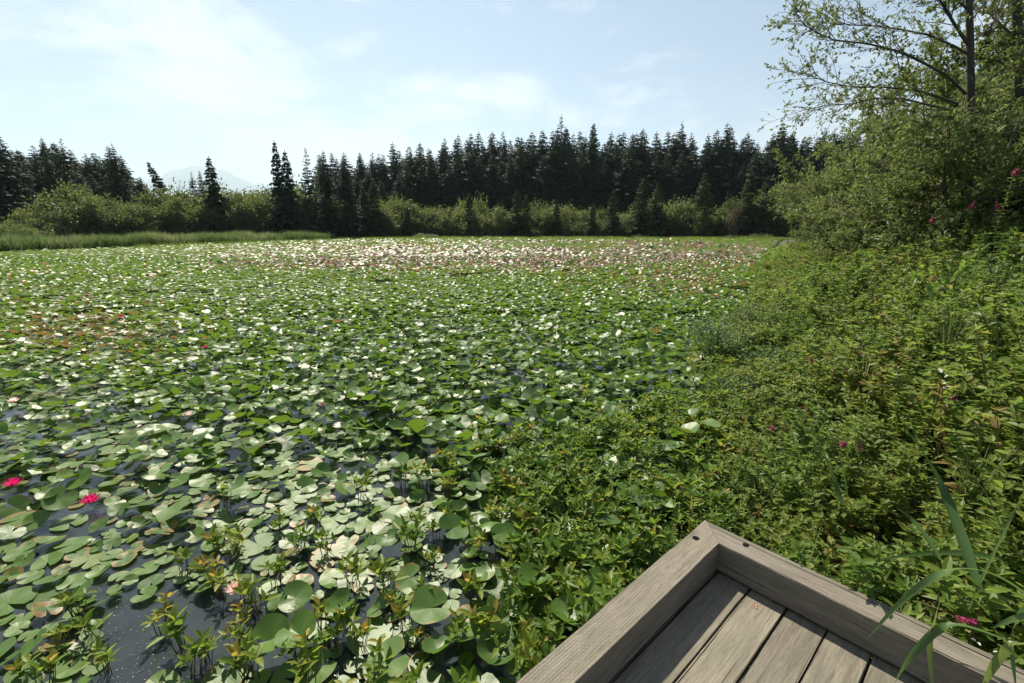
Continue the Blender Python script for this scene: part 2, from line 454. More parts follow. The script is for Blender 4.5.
n = 250
t = np.linspace(-8.8, 8.8, n)
gx = 5.2 * np.sinh(t); gy = 5.2 * np.sinh(t) + 4
GX, GY = np.meshgrid(gx, gy, indexing='ij')
GZ = land_z(pond_sd(GX, GY)) + np.sin(GX * 1.7) * np.cos(GY * 1.3) * .02
i, j = np.meshgrid(np.arange(n - 1), np.arange(n - 1), indexing='ij')
q = np.stack([i * n + j, (i + 1) * n + j, (i + 1) * n + j + 1, i * n + j + 1], -1).reshape(-1, 4)
A = Acc(); A.add(np.stack([GX, GY, GZ], -1).reshape(-1, 3), [q])
tag(ob('ground', A.mesh('ground', True), M['ground']), kind='structure')
A = Acc(); A.add([[-90, -20, 0], [60, -20, 0], [60, 112, 0], [-90, 112, 0]], [[[0, 1, 2, 3]]])
tag(ob('pond_water', A.mesh('pond_water'), M['water']), kind='structure')

# ------------------------------------------------------------------ viewing platform
D1 = np.array([.744, .669]); D2 = np.array([-.669, .743])
CORNER = np.array([1.0275, 2.18]); DECK_Z = .43
def plat_xy(x, y):      # world point of platform coordinates
    return CORNER - D1 * x - D2 * y
def plat_local(X, Y):
    dx = np.asarray(X) - CORNER[0]; dy = np.asarray(Y) - CORNER[1]
    return -(dx * D1[0] + dy * D1[1]), -(dx * D2[0] + dy * D2[1])
plat = root('viewing_platform', (CORNER[0], CORNER[1], 0), 'weathered grey timber viewing platform corner with low kerb beams over the pond', 'platform', rz=math.atan2(-D1[1], -D1[0]))

def plank_mesh(name, L, Wd, Ht, r=.006, jit=.0012, seed=0, miter0=0.0, step=.05, miterW=None):
    """rounded timber along +x, width +y, height +z from the origin; miter0 slopes its first end"""
    g = np.random.default_rng(seed)
    prof = []
    for cx, cy, a0 in ((Wd - r, r, -PI / 2), (Wd - r, Ht - r, 0), (r, Ht - r, PI / 2), (r, r, PI)):
        for k in range(4):
            a = a0 + k / 3 * PI / 2
            prof.append((cx + r * math.cos(a), cy + r * math.sin(a)))
    full = []
    for a, b in zip(prof, prof[1:] + prof[:1]):    # extra points along the long sides
        full.append(a)
        if math.dist(a, b) > .05:
            for k in (1, 2): full.append((a[0] + (b[0] - a[0]) * k / 3, a[1] + (b[1] - a[1]) * k / 3))
    prof = np.array(full); m = len(prof)
    ns = max(3, int(L / step)); xs = np.linspace(0, L, ns)
    off = np.cumsum(g.normal(0, jit * .5, (ns, m, 2)), 0); off -= np.linspace(0, 1, ns)[:, None, None] * off[-1]
    off = np.clip(off, -jit * 2.2, jit * 2.2)
    V = np.zeros((ns, m, 3)); V[:, :, 0] = xs[:, None]; V[:, :, 1:] = prof[None] + off
    if miter0:
        fade = np.clip(1 - xs / .6, 0, 1)[:, None]
        V[:, :, 0] += V[:, :, 1] * miter0 * fade
    A = Acc(); i = np.arange(ns - 1)[:, None] * m; j = np.arange(m)[None]
    q = np.stack([i + j, i + m + j, i + m + (j + 1) % m, i + (j + 1) % m], -1).reshape(-1, 4)[:, ::-1]
    A.add(V.reshape(-1, 3), [q, [list(range(m))[::-1]], [list(range((ns - 1) * m, ns * m))]])
    me = A.mesh(name, True)
    me.set_sharp_from_angle(angle=math.radians(24))
    return me

def cut_holes(o, spots, r, depth):
    """counterbored bolt holes, cut out of the timber"""
    for k, (x, y, z) in enumerate(spots):
        A = Acc(); tube(A, [(x, y, z - depth), (x, y, z + .05)], r, 14)
        A.f[14].append(np.array([list(range(14))[::-1]]))
        c = ob('cutter', A.mesh('cutter'))
        c.parent = o
        md = o.modifiers.new('hole', 'BOOLEAN'); md.object = c; md.operation = 'DIFFERENCE'; md.solver = 'EXACT'
        bpy.context.view_layer.update()
        me = bpy.data.meshes.new_from_object(o.evaluated_get(bpy.context.evaluated_depsgraph_get()))
        o.modifiers.clear(); o.data = me
        bpy.data.objects.remove(c)

BW, BH, GAP = .138, .15, .016
LEN = 4.6
# left kerb: along local x at y 0..BW
kb = ob('kerb_beam', plank_mesh('kerb_beam', LEN, BW, BH, .0035, .0011, 3, 1.0), M['beam'], plat)
kb.location = (0, 0, DECK_Z + GAP)
hl = plat_local(*ground(696, 538, DECK_Z + GAP + BH)[:2]); cut_holes(kb, [(hl[0], hl[1], BH)], .018, .05)
# right kerb: built along its own x, turned a quarter; two timbers with an open seam near the outer edge
kr = ob('kerb_beam', plank_mesh('kerb_beam', LEN, BW - .04, BH, .0035, .001, 4, -1.0), M['beam2'], plat)
kr.rotation_euler = (0, 0, PI / 2); kr.location = (BW - .003, BW - .002, DECK_Z + GAP)
fc = ob('kerb_facing_board', plank_mesh('kerb_facing_board', LEN, .029, BH - .003, .003, .0009, 5, -1.0), M['beam2'], plat)
fc.rotation_euler = (0, 0, PI / 2); fc.location = (.0315, .034, DECK_Z + GAP)
hr = plat_local(*ground(746, 545, DECK_Z + GAP + BH)[:2]); cut_holes(kr, [(hr[1] - BW + .002, -(hr[0] - BW + .003), BH)], .016, .05)
for k in range(6):
    for ax in (0, 1):
        A = Acc(); s = .3 + k * .8
        b = ob('spacer_block', plank_mesh('spacer_block', .1, .1, GAP - .002, .003, .0005, 50 + k), M['board'], plat)
        b.location = (s, .02, DECK_Z + .001) if ax == 0 else (.02, s, DECK_Z + .001)
# deck boards along local x
y = -.011; kk = 0
while y < 4.5:
    b = ob('deck_board', plank_mesh('deck_board', 4.6, .1475, .038, .003, .001, 20 + kk), M['board'], plat)
    b.location = (.012 + .006 * math.sin(kk * 5.1), y, DECK_Z - .038 + .0015 * math.sin(kk * 3.3))
    y += .158; kk += 1
for yy in (.2, 1.6, 3.0, 4.3):
    pass
for x in (.1, .9, 1.7, 2.5, 3.3, 4.1):
    jo = ob('joist', plank_mesh('joist', 4.5, .045, .18, .004, .001, 70 + int(x * 10)), M['board'], plat)
    jo.rotation_euler = (0, 0, PI / 2); jo.location = (x + .045, .03, DECK_Z - .222)
rj = ob('rim_joist', plank_mesh('rim_joist', 4.5, .04, .18, .004, .001, 90), M['board'], plat); rj.location = (.03, -.012, DECK_Z - .2225)
for x, y in ((.2, .12), (2.2, .12), (4.2, .12), (.2, 2.2), (2.2, 2.2), (.2, 4.2)):
    po = ob('post', plank_mesh('post', .95, .13, .13, .008, .001, 95), M['board'], plat)
    po.rotation_euler = (0, -PI / 2, 0); po.location = (x + .13, y, DECK_Z - .225 - .95)

def on_deck(X, Y, m=0.0):
    x, y = plat_local(X, Y)
    return (x > -m) & (y > -m) & (x < 4.8) & (y < 4.8)

# ------------------------------------------------------------------ lily pads
def pad_T(seed, rings=(.03, .4, .75, 1.0), seg=22, notch=.42, cup=.12, wave=.05, fold=0.0):
    g = np.random.default_rng(seed)
    a = np.linspace(notch / 2, 2 * PI - notch / 2, seg + 1)
    edge = 1 + .035 * np.sin(3 * a + g.uniform(0, 6)) + g.normal(0, .014, seg + 1)
    # the two lobes beside the notch end in rounded tips
    edge *= 1 - .22 * np.exp(-((a - a[0]) / .16) ** 2) - .22 * np.exp(-((a - a[-1]) / .16) ** 2)
    r = np.array(rings)[:, None] * (1 + (edge[None] - 1) * np.array(rings)[:, None])
    x = r * np.cos(a); y = r * np.sin(a)
    z = cup * r ** 2.2 + wave * r ** 2 * (np.sin(2 * a + g.uniform(0, 6)) + .6 * np.sin(5 * a + g.uniform(0, 6))) + fold * np.abs(y)
    V = np.stack([x, y, z], -1).reshape(-1, 3)
    k = seg + 1; i = np.arange(len(rings) - 1)[:, None] * k; j = np.arange(seg)[None]
    q = np.stack([i + j, i + k + j, i + k + j + 1, i + j + 1], -1).reshape(-1, 4)
    return dict(V=V, F=[q], rad=np.repeat(np.array(rings), k), ang=np.tile(a, len(rings)))

FLAT = [pad_T(s, cup=.015, wave=[.012, .03, .05][s % 3], fold=[0, 0, .06][s % 3]) for s in range(6)]
BENT = [pad_T(20 + s, cup=.04, wave=.05, fold=[0, .12, .25][s % 3]) for s in range(6)]
CUPPED = [pad_T(40 + s, cup=[.25, .4, -.18, .3, .15, -.3][s], wave=.07, fold=[.0, .2, .1, .35, .5, 0][s]) for s in range(6)]
ALLPAD = FLAT + BENT + CUPPED
LOW = [pad_T(60 + s, rings=(.05, .6, 1.0), seg=9, cup=[.05, .25, .35, -.15][s], wave=.06, fold=[0, .1, .3, .2][s]) for s in range(4)]
FARP = [pad_T(80 + s, rings=(.1, 1.0), seg=6, notch=.5, cup=[.1, .3, -.1][s], wave=.06) for s in range(3)]

def bump_(px, py, cx, cy, rx, ry):
    return np.exp(-(((px - cx) / rx) ** 2 + ((py - cy) / ry) ** 2))

_VN = {}
def value_noise(x, y, seed=0):
    if seed not in _VN: _VN[seed] = np.random.default_rng(seed).random((256, 256))
    T = _VN[seed]
    xi = np.floor(x).astype(int); yi = np.floor(y).astype(int); fx = x - xi; fy = y - yi
    fx = fx * fx * (3 - 2 * fx); fy = fy * fy * (3 - 2 * fy)
    h = lambda a, b: T[a % 256, b % 256]
    return (h(xi, yi) * (1 - fx) + h(xi + 1, yi) * fx) * (1 - fy) + (h(xi, yi + 1) * (1 - fx) + h(xi + 1, yi + 1) * fx) * fy

class Grid2:
    """dart throwing"""
    def __init__(self, cell): self.c = cell; self.d = {}
    def ok(self, x, y, r):
        ci, cj = int(x // self.c), int(y // self.c); n = int(r // self.c) + 1
        for a in range(ci - n, ci + n + 1):
            for b in range(cj - n, cj + n + 1):
                for (u, v, rr) in self.d.get((a, b), ()):
                    if (u - x) ** 2 + (v - y) ** 2 < ((r + rr) * .5) ** 2: return False
        return True
    def put(self, x, y, r): self.d.setdefault((int(x // self.c), int(y // self.c)), []).append((x, y, r))

pads = []        # (variant set, variant, x, y, z, R, scale, tint, wear, kind)
def add_pad(var, x, y, z, az, tilt, r, tint, wear, kind):
    pads.append((var, x, y, z, az, tilt, random.uniform(0, 6.28), r, tint, wear, kind))

# hero pads, seen big at the front edge
HERO = [(431, 608, .13, .115, .35, 'B'), (300, 635, .12, .10, .5, 'C'), (388, 662, .08, .115, .5, 'B'), (541, 615, .12, .085, .15, 'C'), (497, 650, .1, .095, .1, 'C'),
        (487, 626, .13, .08, .3, 'C'), (342, 606, .14, .075, .5, 'C'), (318, 668, .04, .09, .5, 'B'), (270, 640, .1, .1, .6, 'C'), (296, 598, .12, .09, .3, 'C'),
        (484, 572, .05, .07, .4, 'B'), (456, 570, .06, .06, .4, 'B'), (436, 522, .12, .09, .4, 'B'), (466, 530, .1, .07, .3, 'C'), (388, 540, .1, .075, .3, 'C'), (410, 578, .03, .09, .45, 'B'),
        (686, 432, .3, .14, .45, 'C'), (708, 425, .3, .13, .5, 'B'), (675, 446, .25, .1, .35, 'C'), (735, 408, .32, .1, .6, 'B'), (690, 415, .28, .1, .2, 'C')]
G = Grid2(.1)
for px, py, z, r, tint, k in HERO:
    p = ground(px, py, z); v = (12 + random.randrange(6)) if k == 'C' else 6 + random.randrange(6)
    add_pad(v, p[0], p[1], z, random.uniform(3.6, 5.6) if z < .2 else random.uniform(0, 3), random.uniform(.1, .42) if z < .2 else random.uniform(.05, .2), r if z < .2 else r * .85, tint, .3 if k == 'C' else .55, 'raised')
    G.put(p[0], p[1], r * 1.6)

for px, py in ((14, 486), (91, 503), (236, 592), (295, 612), (14, 402), (323, 406), (189, 417)):   # room for the open flowers
    p = ground(px, py, .06); G.put(p[0], p[1], .2); q_ = p[:2] * .955; G.put(q_[0], q_[1], .1)

def in_view(x, y, z=0, m=60):
    px, py, d = project(x, y, z)
    return (px > -m) & (px < W + m) & (py < H + m) & (py > 200)

for t_ in range(140000):
    # near water, up to 12 m
    Y = .8 + 12 * random.random() ** 1.5; X = random.uniform(-1.12 * Y - 1.2, .62 * Y + 1.2)
    px, py, dep = (float(q) for q in project(X, Y, 0))
    if not (px > -150 and px < 1000 and py < 760): continue
    if psd(X, Y) > -.02 or on_deck(X, Y, .05): continue
    cl = float(value_noise(np.array([X * 2.2]), np.array([Y * 2.2]), 5)[0]); cl2 = float(value_noise(np.array([X * .55 + 9]), np.array([Y * .55]), 6)[0])
    water = max(2.0 * bump_(px, py, 165, 632, 110, 62), .8 * bump_(px, py, 110, 570, 70, 14), .7 * bump_(px, py, 265, 500, 70, 14), bump_(px, py, 40, 690, 60, 25), .9 * bump_(px, py, 195, 560, 55, 16), .8 * bump_(px, py, 60, 535, 50, 10), .75 * bump_(px, py, 235, 430, 45, 16),
                .75 * bump_(px, py, 515, 378, 40, 10), .8 * bump_(px, py, 20, 420, 30, 9), .55 * bump_(px, py, 420, 640, 120, 60), .6 * bump_(px, py, 330, 575, 30, 14), .6*bump_(px, py, 700, 382, 40, 8))
    if random.random() < water * 1.15 + (cl - .72) * 1.5: continue
    flat = 1 / (1 + math.exp(-(py - 440 - (px - 150) * .06 + (cl2 - .5) * 110) / 22)) * (1 if px < 420 else max(0, 1 - (px - 420) / 120))
    flat = max(flat, .8 * bump_(px, py, 110, 440, 140, 26), .75 * bump_(px, py, 20, 410, 50, 30))
    boggy = 1 / (1 + math.exp(-((px - 470) - (py - 470) * .3) / 35)) * (1 if py > 440 else max(0, 1 - (440 - py) / 70))
    if random.random() < boggy * .5: continue
    brown = min(1, 1.1 * float(bump_(px, py, 90, 335, 130, 45)) + .5 * float(bump_(px, py, 60, 470, 90, 40)))
    if random.random() < flat:
        r = random.choice((.04, .05, .06, .065, .075, .085, .1, .12)) * (1.05 if px < 200 and py > 450 else 1)
        if not G.ok(X, Y, r * 1.5): continue
        G.put(X, Y, r * 1.5)
        tl = abs(random.gauss(0, .06)) if random.random() < (.5 if px < 230 and py > 470 else .75) else random.uniform(.1, .55)
        z = .006 + random.random() * .012 + (r * math.sin(tl))
        worn = random.random()
        add_pad(random.randrange(6) if tl < .1 else 6 + random.randrange(6), X, Y, z, random.uniform(0, 6.28), tl, r, random.gauss(.42, .13), max(0, random.gauss(.3, .12)) if worn < .75 else random.uniform(.55, 1), 'floating')
    else:
        r = random.choice((.055, .065, .075, .085, .095, .105)) * (.95 if px < 300 else 1)
        if not G.ok(X, Y, r * 1.08): continue
        G.put(X, Y, r * 1.08)
        tl = min(1.0, abs(random.gauss(.3, .26)))
        z = random.uniform(.03, .2) * (1 if cl > .4 else .6)
        u_ = random.random(); az = random.gauss(PI * 1.45, .9) if u_ < .2 else random.gauss(PI * .45, .9) if u_ < .8 else random.uniform(0, 6.28)
        add_pad(6 + random.randrange(12), X, Y, z, az, tl, r, min(.93, max(0, random.gauss(.36 + .75 * brown * random.random(), .16))), min(1, max(0, random.gauss(.22, .15) + brown * random.random() * .7)), 'raised')

# middle water 12..34 m and far water: jittered grids
def grid_pts(y0, y1, sp, seed):
    g = np.random.default_rng(seed)
    ys = np.arange(y0, y1, sp); out = []
    for y_ in ys:
        xs = np.arange(-1.14 * y_ - 2, .62 * y_ + 2, sp)
        out.append(np.stack([xs + g.uniform(-.48, .48, len(xs)) * sp, np.full(len(xs), y_) + g.uniform(-.48, .48, len(xs)) * sp], -1))
    P = np.concatenate(out)
    return P[pond_sd(P[:, 0], P[:, 1]) < -.15]

def far_pads(acc, T, y0, y1, sp, r0, seed):
    g = np.random.default_rng(seed); P = grid_pts(y0, y1, sp, seed); n = len(P)
    px, py, _ = project(P[:, 0], P[:, 1], 0)
    # colour bands of the far pond as they lie on the water
    wob = (value_noise(P[:, 0] * .12, P[:, 1] * .12, 11) - .5); wob2 = value_noise(P[:, 0] * .3, P[:, 1] * .3, 12)
    red = np.clip(np.exp(-((py - 258 + wob * 14) / 13) ** 2) * np.clip((px - 180) / 200, 0, 1) * 1.15 + .8 * bump_(px, py, 690, 285, 70, 14) + .35 * bump_(px, py, 330, 265, 120, 9) + .6 * bump_(px, py, 90, 330, 120, 34), 0, 1)
    red = red * .8 * (py > 239.5) * np.clip(.35 + wob2 * 1.3, 0, 1)
    green = ((py < 240.5) | ((px < 260) & (py < 259))) * 1.0
    tint = np.clip(g.normal(.5, .14, n) + .22 * green, 0, .85)
    isred = g.random(n) < red * .85
    tint = np.where(isred, np.where(py < 272, g.uniform(.94, 1.0, n), g.uniform(.88, .96, n)), tint)
    wear = np.clip(g.normal(.15, .12, n) + isred * .5, 0, 1)
    lively = np.clip(.55 + .6 * red - .3 * green + (wob2 - .5) * .6, .15, 1.2)
    tilt = np.abs(g.normal(.1, .3, n)) * lively; glow = np.clip(.05 + .8 * red + .45 * np.exp(-((py - 262) / 7) ** 2) - .2 * green + (wob2 - .5) * .5, 0.02, .9)
    az = np.where(g.random(n) < glow, g.normal(PI * 1.42, .8, n), np.where(g.random(n) < .75, g.normal(PI * .45, .8, n), g.uniform(0, 2 * PI, n)))
    R = tilt_frames(az, tilt, g.uniform(0, 2 * PI, n))
    sc = r0 * g.uniform(.75, 1.25, n); z = g.uniform(.02, .16, n) * (sc / .1) ** .3
    hole = value_noise(P[:, 0] * .8, P[:, 1] * .8, 14) > .86
    var = g.integers(0, len(T), n)
    for k, t_ in enumerate(T):
        s = (var == k) & ~hole
        scatter(acc, t_, np.stack([P[s, 0], P[s, 1], z[s]], -1), R[s], sc[s], tint[s], wear[s])

# individuals: the 300 pads that show largest; the rest is one mass
def pick_largest(items, xyzr, limit=300):
    X, Y, Z, r = (np.array(a, float) for a in zip(*xyzr))
    px, py, d = project(X, Y, Z)
    ok = (px > -20) & (px < W + 20) & (py > 0) & (py < H + 30)
    score = np.where(ok, (r / d) ** 2 * np.clip((CAMZ - Z) / d, .05, 1), -1)
    order = np.argsort(-np.nan_to_num(score, nan=-1))
    return [k for k in order[:limit] if score[k] > 0], set(order[:limit].tolist()), (px, py)

pad_mesh = {}
def pad_me(v):
    if v not in pad_mesh:
        A = Acc(); scatter(A, ALLPAD[v], np.zeros((1, 3)), np.eye(3)[None], np.array([1.0]), .45, .3)
        pad_mesh[v] = A.mesh('lily_pad', True)
    return pad_mesh[v]
stalk_mesh = Acc(); tube(stalk_mesh, [(0, 0, -.02), (.01, .004, -.5), (.0, 0, -1)], .02, 5, .3); stalk_mesh = stalk_mesh.mesh('stalk', True)

PAD_LABELS = {}
sel, selset, (ppx, ppy) = pick_largest(pads, [(p[1], p[2], p[3], p[7]) for p in pads])
pad_objs = []
for k in sel:
    v, x, y, z, az, tl, spin, r, tint, wear, kind = pads[k]
    R = tilt_frames(np.array([az]), np.array([tl]), np.array([spin]))[0]
    m4 = Matrix(R.tolist()).to_4x4()
    o = ob('lily_pad', pad_me(v), M['pad'])
    o.location = (x, y, z); o.rotation_euler = m4.to_euler(); o.scale = (r, r, r)
    o['tone'] = float(tint - .45); o['wear_more'] = float(wear - .3)
    if kind == 'raised' and z > .05:
        st = ob('stalk', stalk_mesh, M['stem'], o)
        st.matrix_parent_inverse = Matrix.Identity(4)
        st.rotation_euler = m4.to_3x3().inverted().to_euler()
        st.scale = (.22, .22, (z + .03) / r)
    pad_objs.append((o, float(ppx[k]), float(ppy[k]), r, tint, wear, kind, tl))

A = Acc()
rest = [p for k, p in enumerate(pads) if k not in selset]
for v in range(18):
    s = [p for p in rest if p[0] == v]
    if not s: continue
    a = np.array([p[1:10] for p in s])
    scatter(A, ALLPAD[v] if v < 18 else None, a[:, :3], tilt_frames(a[:, 3], a[:, 4], a[:, 5]), a[:, 6], a[:, 7], a[:, 8])
far_pads(A, LOW, 11.5, 20, .125, .1, 101)
far_pads(A, LOW, 20, 34, .175, .13, 102)
far_pads(A, FARP, 34, 60, .30, .21, 103)
far_pads(A, FARP, 60, 103, .45, .3, 104)
tag(ob('lily_pads', A.mesh('lily_pads', True), M['pad']), 'mass of crowded lily pads covering the pond to the far shore', 'lily pads', kind='stuff')

# ------------------------------------------------------------------ water lily flowers
def lily_parts(tint, seed, openness=1.0):
    g = np.random.default_rng(seed); A = Acc()
    T = leaf_T(.36, .09, -.35 * openness)
    for ring, (nP, el, L) in enumerate(((10, .28, 1), (9, .7, .92), (7, 1.1, .75))):
        az = np.arange(nP) * 2 * PI / nP + ring * .3 + g.normal(0, .06, nP)
        d = np.stack([np.cos(az) * math.cos(el), np.sin(az) * math.cos(el), np.full(nP, math.sin(el))], -1)
        scatter(A, T, d * .08, frames(d), np.full(nP, L), tint + g.normal(0, .03, nP))
    B = Acc(); T2 = leaf_T(.16, .02)
    d = nrm(np.stack([g.normal(0, .35, 26), g.normal(0, .35, 26), np.ones(26)], -1))
    scatter(B, T2, d * 0, frames(d), np.full(26, .42), .5)
    return [('petals', A.mesh('petals'), M['petal']), ('stamens', B.mesh('stamens'), M['stamen'])]
LILY = {'hot': lily_parts(.2, 1), 'pink': lily_parts(.68, 2), 'white': lily_parts(.95, 3)}
FLOW = [(14, 486, 'hot', .075, 'hot pink water lily flower floating at the left edge of the pond', .05),
        (91, 503, 'hot', .075, 'hot pink water lily flower open beside a dark rounded pad', .05),
        (236, 592, 'pink', .07, 'pale pink water lily flower resting among bogbean sprigs', .04),
        (295, 612, 'white', .07, 'white water lily flower among big green raised pads', .06),
        (121, 318, 'hot', .05, 'deep pink water lily flower among rust-edged pads in mid pond', .2),
        (189, 417, 'pink', .07, 'pale pink water lily flower between pale pads in front of tilted ones', .12),
        (14, 402, 'pink', .065, 'pale pink water lily flower beside open water at the left edge', .08),
        (323, 406, 'pink', .065, 'pale pink water lily flower by a dark raised pad in mid pond', .12),
        (339, 428, 'white', .07, 'cream water lily flower on water among flat pads', .08),
        (205, 348, 'hot', .045, 'small red-pink water lily flower deep in crowded pads', .16),
        (4, 432, 'pink', .07, 'large pale pink water lily flower cut by the left edge', .08)]
for k, (px, py, c, r, lab, z) in enumerate(FLOW):
    p = ground(px, py, z)
    place('water_lily_flower', LILY[c], (p[0], p[1], z), lab, 'flower', 'water lily flowers on the pond', rz=k * 1.1, sc=r)
g = np.random.default_rng(31); cnt = 0
while cnt < 150:
    px, py = g.uniform(230, 790), g.normal(257, 9)
    if g.random() < .35: px, py = g.uniform(0, 330), g.normal(266, 9)
    if py < 243 or py > 300: continue
    p = ground(px, py, .15)
    if psd(float(p[0]), float(p[1])) > -1: continue
    c = 'white' if g.random() < .6 else ('pink' if g.random() < .75 else 'hot')
    place('water_lily_flower', LILY[c], (p[0], p[1], .14), 'tiny ' + {'white': 'white', 'pink': 'pale pink', 'hot': 'deep pink'}[c] + ' water lily flower in the distant speckled band of pads', 'flower', c + ' water lily flowers in the distant band', rz=g.uniform(0, 6), sc=.1)
    cnt += 1

# ------------------------------------------------------------------ bog plants (sprigs of bogbean and marsh herbs)
def bog_parts(seed, hgt=.2, n=7, dense=False, fine=False):
    g = np.random.default_rng(seed); ST, LF = Acc(), Acc()
    T = leaf_T(.38 if not fine else .28, .1, .15)
    for s in range(n):
        az = g.uniform(0, 2 * PI); lean = g.uniform(.1, .65); h = hgt * g.uniform(.55, 1.1)
        top = np.array([math.cos(az) * lean * h, math.sin(az) * lean * h, h]); base = np.array([g.normal(0, .018), g.normal(0, .018), -.12])
        mid = (base + top) / 2 + np.array([0, 0, .02]); tube(ST, [base, mid, top], [.0032, .0028, .0016], 4, g.uniform(.1, .6))
        q = g.uniform(0, 2 * PI)
        for lev in range(1 if not dense else 3):
            c = top if lev == 0 else base + (top - base) * (1 - .24 * lev)
            m = 3 + (g.random() < .5) + (2 if dense and lev == 0 else 0)
            a = q + lev * .9 + np.arange(m) * 2 * PI / m + g.normal(0, .2, m); el = g.uniform(.1, 1.0, m) + (.15 if lev == 0 else 0)
            d = np.stack([np.cos(a) * np.cos(el), np.sin(a) * np.cos(el), np.sin(el)], -1)
            L = (.066 if not fine else .045) * g.uniform(.75, 1.25, m)
            old = g.random() < .03
            scatter(LF, T, np.repeat(c[None], m, 0), frames(d, nrm(np.array([g.normal(0, .25), g.normal(0, .25), 1]))), L, np.clip(g.normal(.45 if not dense else .33, .2, m) + (.5 if old else 0), 0, 1))
    return [('stems', ST.mesh('stems', True), M['stem']), ('leaves', LF.mesh('leaves', True), M['bog'])]
BOG_S = [bog_parts(s, .14, 7) for s in range(5)]                    # sparse sprigs standing in open water
BOG_D = [bog_parts(20 + s, .24, 9, True) for s in range(6)]         # dense leafy ones
BOG_F = [bog_parts(40 + s, .26, 11, True, True) for s in range(4)]  # finer herbs towards the bank

bogs = []; G = Grid2(.1)
SPR = [(75, 607), (92, 628), (62, 640), (105, 662), (20, 672), (45, 680), (210, 572), (222, 588), (232, 538), (160, 622), (205, 655), (190, 668), (243, 648), (300, 545), (328, 548), (318, 522), (392, 600), (402, 618), (345, 622), (330, 642), (300, 655), (415, 640), (455, 640), (530, 640), (520, 600), (450, 470), (480, 470), (275, 575), (430, 560), (500, 545)]
for px, py in SPR:
    p = ground(px, py, .06); G.put(p[0], p[1], .08)
    bogs.append(('S', random.randrange(5), p[0], p[1], random.uniform(.7, 1.0), random.uniform(0, 6.28), 'open'))
for t_ in range(24000):
    Y = 1.2 + 9.5 * random.random() ** 1.4; X = random.uniform(-.9 * Y, .56 * Y + .8)
    sd_ = psd(X, Y)
    if sd_ > .25 or on_deck(X, Y, .02): continue
    px, py, dep = (float(q) for q in project(X, Y, .1))
    if not -40 < px < 1100: continue
    zone = 1 / (1 + math.exp(-((px - 480) - (py - 470) * .3) / 24)) * (1 / (1 + math.exp(-(py - 455 + (px > 560) * min(120, (px - 560) * .4)) / 16)))
    if px < 560 and py > 560: zone *= max(.25, 1 - (560 - px) / 110)
    zone = max(zone, 1.0 if -.4 * min(1, Y / 4) < sd_ else 0, .02 if py > 470 and px > 180 else 0, .05 if py > 540 and px > 230 else 0)
    cl = float(value_noise(np.array([X * 3.1]), np.array([Y * 3.1]), 25)[0])
    if random.random() > zone * (1.0 if cl > .48 else .15): continue
    near = sd_ > -.55
    rr = .136 + .018 * max(0, Y - 3)
    if not G.ok(X, Y, rr): continue
    G.put(X, Y, rr)
    if zone < .3: bogs.append(('S', random.randrange(5), X, Y, random.uniform(.8, 1.2), random.uniform(0, 6.28), 'open'))
    else:
        k = 'F' if near and random.random() < .6 else 'D'
        bogs.append((k, random.randrange(4 if k == 'F' else 6), X, Y, random.uniform(.75, 1.2) * (1 + .05 * max(0, Y - 3)), random.uniform(0, 6.28), 'mat'))
BOGV = {'S': BOG_S, 'D': BOG_D, 'F': BOG_F}
sel, selset, (bpx, bpy_) = pick_largest(bogs, [(b[2], b[3], .1, .1 * b[4]) for b in bogs], 290)
bog_objs = []
for k in sel:
    kd, v, x, y, sc, rz, zone = bogs[k]
    tone = random.gauss(.1, .12)
    o = place('bogbean_plant' if kd != 'F' else 'marsh_herb', BOGV[kd][v], (x, y, 0), None, None, None, rz, sc, tone)
    bog_objs.append((o, float(bpx[k]), float(bpy_[k]), kd, sc, tone, zone))
restb = [b for k, b in enumerate(bogs) if k not in selset]
if restb:
    A = Acc()
    for kd, v, x, y, sc, rz, zone in restb:
        me = BOGV[kd][v][1][1]
        V = np.empty(len(me.vertices) * 3); me.vertices.foreach_get('co', V); V = V.reshape(-1, 3)
        R = rotz(np.array(rz))
        fs = {}
        for p_ in me.polygons: fs.setdefault(len(p_.vertices), []).append(list(p_.vertices))
        tn = np.empty(len(me.vertices)); me.attributes['tint'].data.foreach_get('value', tn)
        A.add((V * sc) @ R.T + [x, y, 0], list(fs.values()), tn)
    tag(ob('marsh_plants', A.mesh('marsh_plants', True), M['bog']), 'leafy green marsh plants thickening along the water edge', 'marsh plants', kind='stuff')
print('pads', len(pads), 'bogs', len(bogs), 'restb', len(restb))

# ------------------------------------------------------------------ bank shrubs
HOLLOW = [(*at(px, py, Y)[:2], r) for px, py, Y, r in ((868, 305, 6.4, .6), (795, 338, 6.2, .45), (945, 292, 6.0, .5), (1000, 370, 3.7, .35), (905, 505, 2.4, .38), (745, 345, 6.3, .35), (985, 455, 2.7, .22))]
def canopy(X, Y):
    """height of the shrub tops above the water"""
    X = np.asarray(X, float); Y = np.asarray(Y, float)
    d = pond_sd(X, Y); x, y = plat_local(X, Y)
    dk = np.maximum(np.maximum(-x, -y), 0) + np.where((x > 0) & (y > 0), 0, 0)
    d2 = np.minimum(d, np.where(Y < 3, dk * 1.0 + .32, 99))
    dip = 0
    for hx, hy, hr in HOLLOW: dip = np.maximum(dip, np.exp(-((X - hx) ** 2 + (Y - hy) ** 2) / hr ** 2))
    h = .22 + 1.05 * (1 - np.exp(-np.maximum(d2, 0) / 1.15)) + .3 * np.clip(d2 - 1.0, 0, 4.5)
    h = h * (1 - .72 * dip)
    return h + .3 * (value_noise(X * 1.3, Y * 1.3, 33) - .5) * np.clip(.3 + d2, 0, 1) + .4 * (value_noise(X * .5 + 3, Y * .5, 34) - .5) * np.clip(d2, 0, 1)

